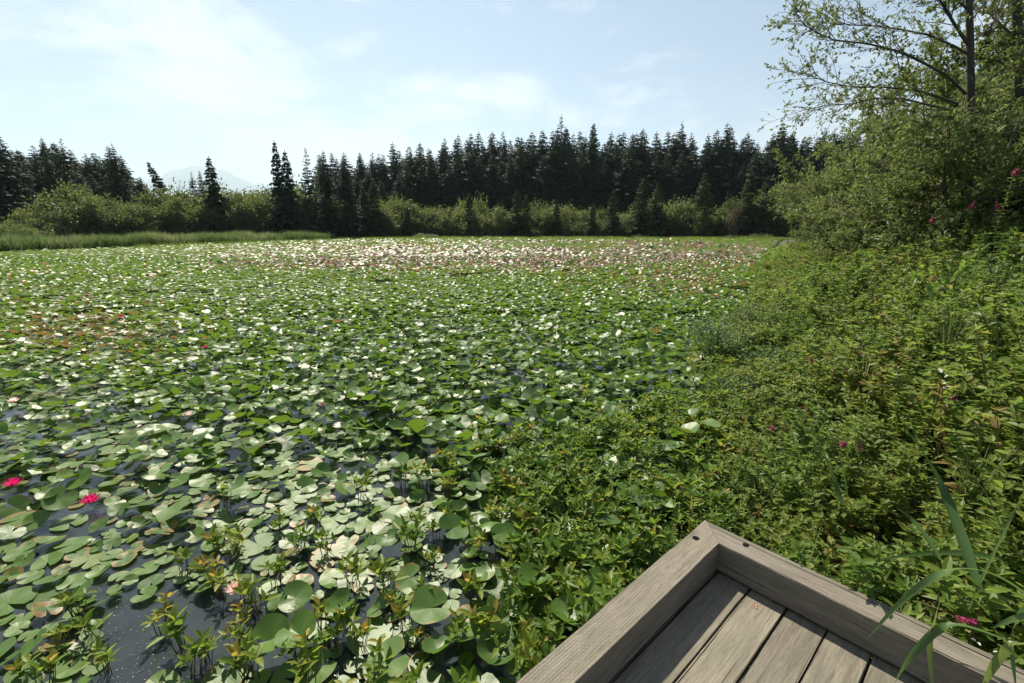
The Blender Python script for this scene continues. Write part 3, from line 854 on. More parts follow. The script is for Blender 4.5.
def hit_canopy(px, py, y0=1.2, y1=60):
    for Y in np.geomspace(y0, y1, 400):
        p = at(px, py, Y)
        if float(canopy(np.array([p[0]]), np.array([p[1]]))[0]) >= p[2] and psd(float(p[0]), float(p[1])) > 0: return p
    return at(px, py, y1)

def spiraea_parts(seed, hgt, spread, nst, leafL, nl, warm=0.0):
    g = np.random.default_rng(seed); ST, LF = Acc(), Acc(); T = leaf_T(.42, .07, .12)
    for s in range(nst):
        az = g.uniform(0, 2 * PI); r0 = spread * .45 * math.sqrt(g.random()); rt = spread * (.35 + .65 * g.random())
        h = hgt * (1 - .3 * g.random() ** 2) * (1 - .18 * (rt / spread))
        base = np.array([math.cos(az) * r0, math.sin(az) * r0, -.1]); az2 = az + g.normal(0, .7)
        top = np.array([math.cos(az2) * rt, math.sin(az2) * rt, h])
        k = 6; u = np.linspace(0, 1, k)[:, None]
        pts = base + (top - base) * u + np.stack([np.zeros(k), np.zeros(k), .12 * hgt * np.sin(u[:, 0] * PI)], -1) + g.normal(0, .012, (k, 3)) * u
        tube(ST, pts, np.linspace(.005, .0018, k) * max(.7, hgt), 4, g.uniform(.4, 1), cap=False)
        u2 = g.random(nl) ** .75 * .85 + .15 ; u2[:6] = 1.0
        c = np.stack([np.interp(u2, u[:, 0], pts[:, a]) for a in range(3)], -1)
        a = np.arange(nl) * 2.4 + g.uniform(0, 6); el = g.normal(.25, .35, nl); el[:6] = g.uniform(.2, .9, 6)
        d = np.stack([np.cos(a) * np.cos(el), np.sin(a) * np.cos(el), np.sin(el)], -1)
        upv = nrm(np.stack([g.normal(0, .35, nl), g.normal(0, .35, nl), np.ones(nl)], -1))
        tt = g.normal(.42 + warm, .13, nl) + (1 - u2) * .12 + (.3 if g.random() < .03 + warm * .2 else 0)
        scatter(LF, T, c, frames(d, upv), leafL * g.uniform(.6, 1.2, nl) * (1 - .35 * (u2 == 1)), np.clip(tt, 0, 1))
    return [('stems', ST.mesh('stems', True), M['stem']), ('foliage', LF.mesh('foliage'), M['spiraea'])]

SP_LOW = [spiraea_parts(200 + s, .55, .34, 26, .062, 34, .07) for s in range(5)]
SP_MID = [spiraea_parts(220 + s, 1.0, .46, 30, .075, 42, .02 if s % 2 else .12) for s in range(6)]
SP_TALL = [spiraea_parts(240 + s, 1.5, .68, 40, .085, 52, .0 if s % 2 else .1) for s in range(6)]
shrubs = []; G = Grid2(.3)
for t_ in range(40000):
    Y = -1.0 + 27 * random.random() ** 1.6
    X = random.uniform(.2, max(3.2, Y * 1.16 + 1.6))
    sd_ = psd(X, Y)
    if sd_ < .02: continue
    x, y = plat_local(X, Y)
    if x > -.16 and y > -.12: continue
    px, py, _ = project(X, Y, 1.0)
    if Y < .35 and X < 1.5: continue
    h = float(canopy(np.array([X]), np.array([Y]))[0]) - .05
    rr = (.26 if h < .7 else .37 if h < 1.3 else .56) * (1 + .045 * max(0, Y - 5))
    if sd_ > 4 and Y < 12 and Y < X * .62: continue
    if X > 1.14 * Y + 1.5: continue
    if not G.ok(X, Y, rr * (1.25 if h > 1.9 else 1)): continue
    if len(shrubs) >= 290: break
    G.put(X, Y, rr); shrubs.append((X, Y, h, px, py))
shrub_objs = []
for X, Y, h, px, py in shrubs:
    fam, h0 = (SP_LOW, .55) if h < .72 else (SP_MID, 1.0) if h < 1.3 else (SP_TALL, 1.5)
    s = h / h0; tone = random.gauss(.04, .1) + .2 * float(value_noise(np.array([X * .8]), np.array([Y * .8]), 41)[0] - .5)
    if 740 < px < 920 and 320 < py < 470: tone += .06
    o = place('spiraea_shrub', random.choice(fam), (X, Y, .02), None, None, None, random.uniform(0, 6.28), (s * (1 + .04 * max(0, Y - 5)), s * (1 + .04 * max(0, Y - 5)), s), tone)
    q = project(X, Y, h * .9)
    shrub_objs.append((o, float(q[0]), float(q[1]), h, tone, X, Y))
print('shrubs', len(shrubs))

# mounded bushes and grass tufts that break the slope
MOUND = []
def mound_parts(seed, nlf, leafL, mat, wd=1.0):
    g = np.random.default_rng(seed); ST, LF = Acc(), Acc(); C, D, U = [], [], []
    for s_ in range(16):
        a = g.uniform(0, 6.28); r = .5 * math.sqrt(g.random()); h = .95 * math.sqrt(max(.12, 1 - (r / .55) ** 2)) * g.uniform(.75, 1.08)
        u = np.linspace(0, 1, 5)[:, None]; top = np.array([math.cos(a) * r * wd, math.sin(a) * r * wd, h]); pts = np.array([top[0] * .25, top[1] * .25, -.1]) * (1 - u ** 1.4) + top * u ** 1.4
        pts[:, 2] = -.1 + (h + .1) * u[:, 0]; pts += g.normal(0, .015, (5, 3)) * u
        tube(ST, pts, np.linspace(.014, .003, 5), 4, .7, cap=False)
        m = nlf // 16; w = g.random(m) ** .6; c = np.stack([np.interp(w, u[:, 0], pts[:, q]) for q in range(3)], -1); sp_ = .1 + .13 * (w < .8)
        c += g.normal(0, 1, (m, 3)) * (sp_ * .7)[:, None]; C.append(c); D.append(nrm(g.normal(0, 1, (m, 3)) + top * .8)); U.append(np.full(m, g.normal(.45, .1)))
    C = np.concatenate(C); D = np.concatenate(D); n = len(C)
    scatter(LF, leaf_T(.48, .07, .12), C, frames(D, nrm(g.normal(0, .55, (n, 3)) + [0, 0, 1])), leafL * g.uniform(.6, 1.25, n), np.clip(np.concatenate(U) + g.normal(0, .14, n), 0, 1))
    return [('stems', ST.mesh('stems', True), M['twig']), ('foliage', LF.mesh('foliage'), M[mat])]
MOUND = [mound_parts(700, 2600, .05, 'spiraea'), mound_parts(701, 2600, .042, 'willow'), mound_parts(702, 3000, .036, 'fern_herb'), mound_parts(703, 2200, .062, 'spiraea')]
for px, pyt, Y, v, wd_, tone, lab in ((722, 318, 7.4, 2, 1.5, -.1, 'dark feathery bush bulging out over the lily pads'), (762, 300, 8.6, 1, 1.6, -.05, 'grey-green rounded bush behind the feathery bush'), (800, 276, 10.5, 0, 1.9, .2, 'yellow-green mounded bush on the outer bank'), (838, 268, 9.5, 3, 1.8, -.15, 'dark green mounded bush by the hollow on the outer bank'), (880, 262, 8.2, 1, 1.8, .0, 'grey-green mounded bush in mid bank below the willows'),
        (925, 262, 6.8, 0, 1.6, .15, 'bright mounded bush below the magenta flower head'), (975, 248, 6.2, 3, 1.7, -.15, 'dark mounded bush near the right edge below the willows'), (1022, 232, 5.6, 1, 1.6, .0, 'grey-green mounded bush cut by the right edge'), (1000, 300, 4.7, 3, 1.3, .1, 'broad-leaved mounded bush at the right in mid bank'), (905, 318, 5.6, 2, 1.3, .1, 'fine-leaved mounded bush in mid bank'), (850, 322, 6.5, 0, 1.4, .22, 'yellowish mounded bush left of the fine-leaved one'), (786, 345, 6.0, 2, 1.1, .15, 'light feathery bush low on the bank'), (745, 372, 5.2, 2, .9, .0, 'small feathery bush nearest the big bank pads'), (1015, 400, 3.2, 3, .9, .05, 'broad-leaved bush at the right frame edge behind the iris'), (950, 350, 4.3, 1, 1.1, .05, 'grey-green mounded bush left of the broad-leaved one')):
    p = at(px, pyt, Y); h = max(.5, p[2]); place('bank_bush', MOUND[v], (p[0], p[1], .02), lab, 'bush', None, px * .1, (wd_ * .95, wd_ * .95, h), tone)
g = np.random.default_rng(72); TUFT = []
for v in range(3):
    A = Acc()
    for b_ in range(46):
        a = g.uniform(0, 6.28); ln = g.uniform(.5, 1.0); out = g.uniform(.12, .55) * ln; u = np.linspace(0, 1, 6)
        c = np.stack([np.cos(a) * (.04 + out * u ** 1.8), np.sin(a) * (.04 + out * u ** 1.8), ln * (u - .28 * u ** 3 * out * 1.6)], -1); sd_ = np.array([-math.sin(a), math.cos(a), 0]) * .006
        wv = (1 - u ** 2)[:, None] + .05; V = np.stack([c - sd_ * wv, c + sd_ * wv], 1).reshape(-1, 3); i_ = np.arange(5)[:, None] * 2
        A.add(V, [np.concatenate([i_, i_ + 1, i_ + 3, i_ + 2], 1)], float(np.clip(g.normal(.5, .25), 0, 1)))
    TUFT.append([('blades', A.mesh('blades', True), M['reed'])])
for k, (px, py, s_, lab) in enumerate(((700, 345, .7, 'grass tuft at the foot of the feathery bush by the pads'), (738, 338, .8, 'grass tuft beside the feathery bush'), (770, 400, .7, 'grass tuft rising from low herbs'), (705, 400, .55, 'short grass tuft near the big bank pads'), (830, 300, 1.0, 'tall grass tuft near the dark hollow'), (985, 440, .7, 'grass tuft close to the right frame edge'), (760, 470, .5, 'short grass tuft behind the kerb corner herbs'), (870, 350, .8, 'grass tuft in yellowish shrubs'), (960, 300, .9, 'grass tuft high on the right bank'))):
    p = hit_canopy(px, py); place('grass_tuft', TUFT[k % 3], (p[0], p[1], max(.02, p[2] - s_ * .75)), lab, 'grass tuft', None, k * 1.3, s_)

# leafy undergrowth between and below the shrubs
g = np.random.default_rng(71); n = 150000
yy = -1 + 42 * g.random(n) ** 1.7; xx = .3 + g.random(n) * (yy * 1.1 + 4)
sdv = pond_sd(xx, yy); lx, ly = plat_local(xx, yy)
keep = (sdv > -.1) & ((lx < -.05) | (ly < -.05)) & ~((sdv > 14))
xx, yy, sdv = xx[keep], yy[keep], sdv[keep]; n = len(xx)
zz = canopy(xx, yy) * g.uniform(.12, .72, n)
A = Acc(); a_ = g.uniform(0, 6.28, n); el = g.normal(.2, .4, n)
d_ = np.stack([np.cos(a_) * np.cos(el), np.sin(a_) * np.cos(el), np.sin(el)], -1)
scatter(A, leaf_T(.45, .07, .1, lod=1), np.stack([xx, yy, zz], -1), frames(d_, nrm(g.normal(0, .4, (n, 3)) + [0, 0, 1])), (.05 + .006 * yy.clip(0)) * g.uniform(.7, 1.3, n), np.clip(g.normal(.42, .17, n), 0, 1))
tag(ob('undergrowth', A.mesh('undergrowth'), M['spiraea']), 'leafy undergrowth filling the bank below the shrubs', 'undergrowth', kind='stuff')

# flowering stems: pink spires above the leaves
def spire_parts(seed, L, r, tint, bend):
    g = np.random.default_rng(seed); ST, FL, LF = Acc(), Acc(), Acc()
    top = np.array([bend * L, .1 * bend * L, 0]); base = np.array([-.06, .02, -.75])
    tube(ST, [base, base * .5 + [0, 0, -.02], np.array([0, 0, -L]), top], [.004, .0035, .003, .0018], 5, .7)
    n = 170; u = g.random(n); c = np.array([0, 0, -L]) + (top - np.array([0, 0, -L])) * u[:, None]
    d = nrm(g.normal(0, 1, (n, 3)) + [0, 0, .35]); rr = r * (1 - .72 * u) * (.75 + .5 * g.random(n))
    scatter(FL, leaf_T(.7, .1, lod=1), c + d * rr[:, None] * .5, frames(d), rr * .75 + .003, np.clip(tint + g.normal(0, .16, n), 0, 1))
    m = 26; a = np.arange(m) * 2.4; el = g.normal(.3, .25, m); u = np.linspace(0, 1, m)
    c = base + (np.array([0, 0, -L]) - base) * (.35 + .65 * u[:, None])
    d = np.stack([np.cos(a) * np.cos(el), np.sin(a) * np.cos(el), np.sin(el)], -1)
    scatter(LF, leaf_T(.42, .07, .12), c, frames(d), .05 * g.uniform(.7, 1.2, m), np.clip(g.normal(.45, .15, m), 0, 1))
    return [('stem', ST.mesh('stem', True), M['stem']), ('flower_spike', FL.mesh('flower_spike'), M['spike']), ('leaves', LF.mesh('leaves'), M['spiraea'])]
SPIRE = {'pink': [spire_parts(300 + s, .085, .024, .66, [.1, .5, .9][s]) for s in range(3)], 'brown': [spire_parts(310 + s, .09, .026, .12, .2) for s in range(2)], 'flat': [spire_parts(320, .03, .034, .7, 1.2)], 'dull': [spire_parts(330, .085, .02, .42, .4)]}
SPK = [(828, 236, 'flat', 1.5, 'wide pink spiraea flower head topping the shrubs at the pond edge'), (747, 266, 'flat', .9, 'single pink spiraea head standing over the lily pads'), (741, 284, 'dull', .8, 'small dull pink flower spike at the outer edge of the bank'),
       (745, 296, 'flat', .8, 'faded red flower head low at the bank edge above the pads'), (820, 249, 'brown', 1.5, 'large rusty brown seed head under the wide pink flower head'), (809, 251, 'brown', .9, 'small rusty brown seed head left of a larger one'), (792, 260, 'pink', 1.2, 'slim pink flower spike left of the rusty seed heads'),
       (811, 274, 'pink', 1.1, 'slim pink flower spike below the rusty seed heads'), (933, 273, 'pink', 1.2, 'leaning magenta flower spike in deep shrubs below the willow'), (877, 295, 'pink', 1.1, 'upright magenta flower spike beside a dark hollow in the shrubs'), (813, 356, 'pink', .95, 'leaning magenta flower spike amid low yellowish shrubs'),
       (772, 423, 'pink', .85, 'pink flower spike leaning over herbs near the iris blades'), (842, 443, 'flat', .75, 'bright pink star-like flower head beside the tall iris blade'), (861, 443, 'dull', .8, 'withered pale pink spike right of the bright star-like head'), (952, 393, 'pink', .95, 'dark magenta spike hanging under white dried petals'),
       (932, 220, 'flat', 1.8, 'magenta flower head against the grey-green willow'), (880, 245, 'dull', 1.5, 'dull rose flower spike at the foot of the willow'), (971, 203, 'pink', 2.2, 'tall magenta spike high in the willow leaves'), (1015, 172, 'flat', 2.4, 'crimson flower head at the right edge high among branches'),
       (1000, 203, 'dull', 2.0, 'dull purple spike near the right edge in the willow'), (880, 260, 'brown', 1.0, 'rust coloured seed head in mid shrubs')]
for k, (px, py, kd, s, lab) in enumerate(SPK):
    p = hit_canopy(px, py + 3)
    if py < 225: p = at(px, py, 7.5 if px > 960 else 9)
    p = np.array([0, 0, CAMZ]) + (p - np.array([0, 0, CAMZ])) * .985; 
    dist = float(p[1]); sc = min(1.4, s) * (.72 if dist < 6 else min(.95, .72 * dist / 6))
    place('spiraea_flower_stem', SPIRE[kd][k % len(SPIRE[kd])], (p[0], p[1], p[2] + .02), lab, 'flower', 'flowering spiraea stems on the bank', rz=k * 2.1, sc=sc)

# white dried petals hanging above the magenta spike
p = hit_canopy(938, 372) * .9 + np.array([0, 0, CAMZ]) * .1
g = np.random.default_rng(5); A = Acc()
r_ = root('dried_flower_stem', tuple(p), 'white papery dried petals on a dark stem among green shrubs', 'dried flower')
for dx, dz, L, a in ((0, 0, .035, 2.2), (.03, -.03, .018, 1), (.035, -.055, .018, 3.6), (.03, -.075, .014, .4), (.05, -.09, .02, 5), (.045, -.11, .016, 2)):
    d = nrm(np.array([[math.cos(a), -.3, .5 * math.sin(a) + .5]]))
    scatter(A, leaf_T(.5, .06, .1), np.array([[dx, -.02, dz]]), frames(d), np.array([L * 1.5]), .4)
ob('petals', A.mesh('petals'), M['dry'], r_)
A = Acc(); tube(A, [(-.02, 0, .03), (.03, 0, -.06), (.06, .02, -.14), (.1, .1, -.7)], .0025, 5, .9); ob('stem', A.mesh('stem', True), M['stem'], r_)

# ------------------------------------------------------------------ iris blades by the kerb
def blade_mesh(pts, w, tint, twist=0.0, nseg=18):
    pts = np.asarray(pts, float); k = len(pts); u = np.linspace(0, 1, k); uu = np.linspace(0, 1, nseg)
    # smooth curve through the control points
    c = np.stack([np.interp(uu, u, pts[:, a]) for a in range(3)], -1)
    for _ in range(6): c[1:-1] = (c[:-2] + 2 * c[1:-1] + c[2:]) / 4
    t_ = nrm(np.gradient(c, axis=0)); 
    view = nrm(np.array([0, 0, CAMZ]) - c); side0 = nrm(np.cross(t_, np.array([.25, -.35, .9])))
    side = nrm(side0 + twist * np.cross(side0, t_) * uu[:, None]); nn = np.cross(side, t_)
    wd_ = w * np.minimum(1, .55 + uu * 2) * np.clip((1 - uu) * 2.6, 0, 1) ** .7 + .0004
    V = np.stack([c - side * wd_[:, None] / 2 + nn * wd_[:, None] * .12, c, c + side * wd_[:, None] / 2 + nn * wd_[:, None] * .12], 1)
    i = np.arange(nseg - 1)[:, None] * 3; j = np.arange(2)[None]
    q = np.stack([i + j, i + j + 1, i + 4 + j, i + 3 + j], -1).reshape(-1, 4)
    return V, q, np.repeat(tint + .35 * np.clip(uu - .82, 0, 1) * 2, 3)
IRIS = [
 ('sword-leaved iris clump arching over the timber kerb', [
   ([(1060, 625, 1.0), (1015, 582, .98), (970, 562, .94), (930, 576, .82), (897, 603, .71), (866, 640, .63)], .026, .6, .2),
   ([(1070, 600, 1.95), (1030, 566, 1.88), (985, 554, 1.82), (930, 551, 1.78), (872, 561, 1.74)], .024, .35, .3),
   ([(1005, 640, .8), (960, 622, .76), (938, 626, .70), (920, 645, .645), (903, 665, .58), (894, 684, .50)], .026, .3, .4),
   ([(940, 600, .82), (931, 628, .69), (928, 650, .63), (931, 675, .57), (934, 705, .50)], .022, .9, 0),
   ([(1060, 655, .84), (1018, 640, .80), (1000, 652, .73), (986, 676, .65), (976, 705, .55)], .036, .8, .3),
   ([(1050, 590, .95), (1012, 620, .82), (1010, 650, .70), (1016, 690, .62)], .03, .45, .2),
   ([(1060, 615, .92), (1035, 612, .9), (1010, 620, .84), (992, 628, .8)], .018, .5, .2)]),
 ('tall dark iris clump rising behind the bushes left of the wide blade', [
   ([(842, 505, 2.5), (833, 478, 2.5), (820, 445, 2.48), (806, 418, 2.46), (790, 401, 2.42)], .046, .3, .2),
   ([(815, 480, 2.55), (808, 455, 2.55), (797, 432, 2.52), (786, 414, 2.5)], .018, .25, .3),
   ([(848, 500, 2.5), (842, 462, 2.5), (830, 430, 2.5), (812, 412, 2.5)], .018, .3, .1),
   ([(835, 490, 2.45), (826, 460, 2.45), (812, 440, 2.45)], .014, .35, .1)]),
 ('dark upright iris blades crossing behind the kerb beside thin stalks', [
   ([(978, 590, 1.95), (962, 540, 1.98), (945, 495, 2.0), (925, 455, 2.02), (905, 428, 2.0)], .056, .12, .1),
   ([(940, 560, 1.95), (925, 535, 1.96), (912, 520, 1.95), (895, 506, 1.94)], .032, .15, .2),
   ([(968, 610, 1.8), (990, 560, 1.8), (1010, 520, 1.8), (1035, 470, 1.8)], .009, .7, 0),
   ([(1015, 570, 1.9), (1000, 525, 1.92), (985, 490, 1.92), (960, 465, 1.9)], .036, .2, .2)]),
 ('lone pale grass blade standing behind the kerb corner', [
   ([(806, 570, 2.02), (812, 550, 2.02), (820, 530, 2.0), (822, 522, 1.99)], .02, .6, 0)]),
]
for lab, blades in IRIS:
    fit = lab.split()[0] in ('tall', 'dark')
    def iat(px, py, Y):
        if Y < 1.2: return ground(px, py, Y)
        if fit and px < 1000: Y = min(Y, float(hit_canopy(px, py)[1]) * .94)
        return at(px, py, Y)
    b0 = iat(*blades[0][0][0]); r_ = root('iris_clump', tuple(b0), lab, 'iris')
    for cp, w, tint, tw in blades:
        V, q, tn = blade_mesh([iat(*c) for c in cp], w, tint, tw)
        A = Acc(); A.add(V.reshape(-1, 3) - b0, [q], tn)
        ob('blade', A.mesh('blade', True), M['blade'], r_)

# leafy sprigs leaning over the kerb
def sprig(px, py, Y, lab, n=16, L=.05, tone=.05, seed=0, hgt=.3):
    p = ground(px, py, Y); g = np.random.default_rng(seed); ST, LF = Acc(), Acc()
    tube(ST, [(.03, .03, -hgt), (.01, .01, -hgt * .5), (0, 0, 0)], [.004, .003, .002], 5, .5)
    a = np.arange(n) * 2.4; el = g.uniform(-.1, .8, n); u = np.linspace(0, 1, n) ** .6
    d = np.stack([np.cos(a) * np.cos(el), np.sin(a) * np.cos(el), np.sin(el)], -1)
    scatter(LF, leaf_T(.4, .06, .1), np.stack([.03 * (1 - u), .03 * (1 - u), -hgt * .55 * (1 - u)], -1), frames(d), L * g.uniform(.8, 1.25, n), np.clip(g.normal(.4, .12, n), 0, 1))
    place('leafy_sprig', [('stem', ST.mesh('stem', True), M['stem']), ('leaves', LF.mesh('leaves'), M['bog'])], tuple(p), lab, 'sprig', tone=tone)
sprig(862, 562, .72, 'bright green star-shaped whorl of leaves by the kerb edge', 22, .075, -.1, 1)
sprig(945, 572, .76, 'light green rounded-leaf sprig above the pink spike on the kerb', 18, .075, .1, 2)
sprig(985, 590, .76, 'yellow-green broad-leaf sprig right of the kerb sprigs', 16, .08, .15, 3)
sprig(905, 585, .66, 'small leafy sprig pressed against the kerb under the arching blade', 18, .05, -.05, 4, .15)
sprig(800, 545, .66, 'low leafy sprig touching the outer side of the kerb', 18, .055, .0, 5, .2)

# things lying on the platform
A = Acc(); g = np.random.default_rng(9); n = 90
p = at(964, 621, 1.475); u = g.random(n); d = nrm(g.normal(0, 1, (n, 3)))
scatter(A, leaf_T(.8, .1, lod=1), np.stack([-.022 + .055 * u, -.012 * u, .008 - .004 * u], -1) + d * .004, frames(d), np.full(n, .011), np.clip(g.normal(.62, .1, n), 0, 1))
r_ = root('spiraea_flower_stem', tuple(p), 'hot pink flower spike lying across the top of the kerb', 'flower'); ob('flower_spike', A.mesh('flower_spike'), M['spike'], r_)
A = Acc(); tube(A, [(-.02, 0, .006), (-.06, .03, .02), (-.1, .1, .0)], .0018, 5, .6); ob('stem', A.mesh('stem', True), M['stem'], r_)
def lying(name, px, py, z, L, mat, lab, cat, seed):
    g = np.random.default_rng(seed); p = ground(px, py, z); A = Acc(); n = 3
    d = nrm(np.stack([g.normal(0, 1, n), g.normal(0, 1, n), g.uniform(.05, .3, n)], -1))
    scatter(A, leaf_T(.6, .15, .1), np.zeros((n, 3)), frames(d), L * g.uniform(.6, 1, n), .4)
    o = ob(name, A.mesh(name), M[mat]); o.location = (p[0], p[1], z + .002); tag(o, lab, cat)
lying('fallen_leaf', 755, 607, DECK_Z, .022, 'orange_leaf', 'small curled orange fallen leaf on the second deck board', 'leaf', 1)
KZ = DECK_Z + GAP + BH
lying('fallen_petal', 976, 642, KZ, .02, 'dry', 'white fallen petals on the kerb below the pink spike', 'petal', 2)
lying('fallen_petal', 995, 652, KZ, .012, 'dry', 'tiny white fallen petal nearest the broad iris blade on the kerb', 'petal', 3)
lying('fallen_petal', 716, 565, DECK_Z, .01, 'dry', 'pale fleck lying in the shaded inner corner of the deck', 'petal', 4)

# specks floating in the open water
A = Acc(); g = np.random.default_rng(77); n = 420
px = np.concatenate([g.normal(110, 32, n // 3), g.normal(150, 40, n // 3), g.normal(250, 70, n // 3)]); py = np.concatenate([g.normal(612, 16, n // 3), g.normal(668, 12, n // 3), g.normal(640, 30, n // 3)])
P = np.array([ground(a, min(b, 720), .002) for a, b in zip(px, py)])
scatter(A, leaf_T(.6, .3, lod=1), P, tilt_frames(g.uniform(0, 6, n), g.uniform(0, .5, n), g.uniform(0, 6, n)), g.uniform(.003, .011, n), .5)
tag(ob('floating_debris', A.mesh('floating_debris'), M['debris']), 'pale specks of plant debris floating on open water', 'debris', kind='stuff')

# ------------------------------------------------------------------ conifers across the pond
def conifer_parts(seed, Ht, Rm, thin=.0, sparse=1.0, mat='conifer', base=.08, lean=0.0):
    g = np.random.default_rng(seed); TR, CR = Acc(), Acc()
    ax = np.array([[0, 0, -.5], [0, 0, Ht * .4], [lean * Ht * .5, 0, Ht * .75], [lean * Ht, 0, Ht]])
    tube(TR, ax, [Ht * .013, Ht * .009, Ht * .005, .02], 6)
    nw = int(Ht / .52 * sparse); P, D, L = [], [], []
    for w in range(nw):
        f = base + (1 - base) * (w + g.uniform(-.3, .3)) / nw
        f = min(max(f, base), .995); z = f * Ht
        R = Rm * ((1 - f) ** .74 * (.8 + .4 * math.sin(min(1, (1 - f) * 2.2) * PI / 2))) + .1
        cx = np.interp(z, ax[:, 2], ax[:, 0])
        nb = int(g.integers(4, 8)); a0 = g.uniform(0, 6.28)
        for b in range(nb):
            if g.random() < .12 + thin: continue
            a = a0 + b * 6.28 / nb + g.normal(0, .3); l = R * g.uniform(.55, 1.18) * (1.25 if g.random() < .1 else 1)
            dr = g.uniform(.1, .5) * (1 - f * .9)
            k = max(2, int(l / .42)); u = (np.arange(k) + .6) / k
            pts = np.stack([cx + np.cos(a) * l * u, np.sin(a) * l * u, z - dr * l * u ** 1.4 + .12 * l * u ** 3], -1)
            for s in (-1, 1, 0):
                da = a + s * g.uniform(.5, 1.0); m = len(pts)
                P.append(pts + g.normal(0, .06, (m, 3))); dd = np.stack([np.full(m, math.cos(da)), np.full(m, math.sin(da)), -g.uniform(.15, .7, m)], -1)
                D.append(dd); L.append(g.uniform(.65, 1.2, m) * (.75 + .25 * l / Rm) * min(1, .48 + (1 - f) * 3.0))
    P = np.concatenate(P); D = np.concatenate(D); L = np.concatenate(L); n = len(P)
    scatter(CR, leaf_T(.62, -.08, .1, lod=1), P, frames(D, nrm(np.stack([g.normal(0, .5, n), g.normal(0, .5, n), np.ones(n)], -1))), L, np.clip(g.normal(.4, .2, n), 0, 1))
    t_ = np.array([[0, 0, 1.0]]); scatter(CR, leaf_T(.25, .05, lod=1), np.array([[lean * Ht, 0, Ht - .5]]), frames(t_), np.array([.8]), .4)
    return [('trunk', TR.mesh('trunk', True), M['bark_dark']), ('crown', CR.mesh('crown'), M[mat])]
CON = [conifer_parts(400 + s, 30, [5.6, 6.4, 5.0, 6.8, 6.0, 7.2, 5.4, 6.5][s], [.0, .06, .12, .0, .2, .05, .1, .02][s]) for s in range(8)]
CON_SP = conifer_parts(430, 30, 4.4, .3, .95)             # thin open crown
CON_COL = conifer_parts(431, 20, 2.7, .0, 1.3)             # dense column
CON_LEAN = conifer_parts(432, 16, 1.7, .25, .9, lean=-.2, base=.45)
CED = [conifer_parts(440 + s, 14, [2.6, 3.0, 2.3][s], .0, 1.25, 'cedar', .02) for s in range(3)]

SKYL = [(-60, 130), (0, 134), (20, 135), (45, 150), (60, 137), (80, 138), (105, 152), (128, 142), (148, 172), (165, 186), (200, 190), (330, 152), (355, 148), (380, 149), (394, 141), (420, 138), (437, 143), (451, 132), (478, 131), (495, 128), (515, 129), (531, 126), (545, 130), (559, 118), (575, 130), (590, 124), (600, 129),
        (623, 128), (636, 127), (648, 128), (674, 122), (690, 134), (701, 132), (717, 124), (730, 131), (752, 131), (769, 125), (800, 127), (824, 126), (900, 128), (1060, 130)]
SX, SY = zip(*SKYL)
def Yb(px): return float(np.interp(px, [-60, 0, 150, 300, 420, 700, 790, 1060], [58, 62, 80, 97, 109, 109, 104, 95]))
def con_at(px, py_top, Y, parts, H0, lab, grp, rz=None, wide=1.0):
    b = at(px, 230, Y); z0 = float(land_z(pond_sd(np.array([b[0]]), np.array([Y])))[0]); top = at(px, py_top, Y)[2]
    s = (top - z0) / H0
    return place('conifer', parts, (b[0], Y, z0 - .1), lab, 'tree', grp, random.uniform(0, 6.28) if rz is None else rz, (s * wide, s * wide, s), random.gauss(0, .1))
SPECIAL = [(559, 114, 142, CON_SP, 30, 'tallest conifer of the forest wall, thin open spire standing above the rest', .9), (674, 121, 144, CON_SP, 30, 'conifer with a ragged bushy thin top above the right half of the forest', .8), (124, 155, 95, CON[2], 30, 'slim conifer at the sloping right end of the dark left wood', .8),
           (172, 161, 102, CON_LEAN, 16, 'leaning sparse conifer standing alone on the left skyline in front of the mountain', 1), (219, 156, 88, CON_COL, 20, 'dense column-shaped dark conifer standing alone over the pale shrubs', 1.05), (208, 170, 100, CON[0], 30, 'narrow conifer spire just left of the dense column conifer', .8), (200, 171, 103, CON[4], 30, 'thin short conifer second left of the dense column conifer', .8),
           (284, 140, 92, CON_COL, 20, 'tall dark conifer with a ragged tip at the left end of the main wood', .75), (293, 150, 91, CON_COL, 20, 'broad dark conifer joined to the ragged-tipped one', .95), (313, 146, 98, CON_SP, 30, 'open-crowned thin conifer in the gap right of the broad dark one', .85), (330, 150, 97, CON[0], 30, 'pointed conifer at the start of the forest wall', 1.0),
           (349, 157, 99, CON[3], 30, 'shorter conifer at the left foot of the forest wall', 1.0), (590, 122, 140, CON[0], 30, 'pointed conifer second tallest right of the tallest spire', .9), (717, 122, 140, CON[6], 30, 'spire-topped conifer in the right part of the forest wall', .9), (769, 123, 136, CON[5], 30, 'dark broad-topped conifer nearest the willow branches', 1.0),
           (62, 136, 92, CON_SP, 30, 'ragged conifer with layered flat boughs in the left wood', 1.1), (80, 138, 96, CON[4], 30, 'open-topped conifer right of the layered one in the left wood', 1.0), (128, 143, 90, CON[1], 30, 'conifer marking the right shoulder of the left wood', .9), (2, 133, 84, CON[3], 30, 'conifer at the left edge of the frame', 1.2), (22, 135, 88, CON[5], 30, 'second conifer from the left edge', 1.1)]
for px, py, Y, parts, H0, lab, wd_ in SPECIAL: con_at(px, py, Y, parts, H0, lab, None, wide=wd_)
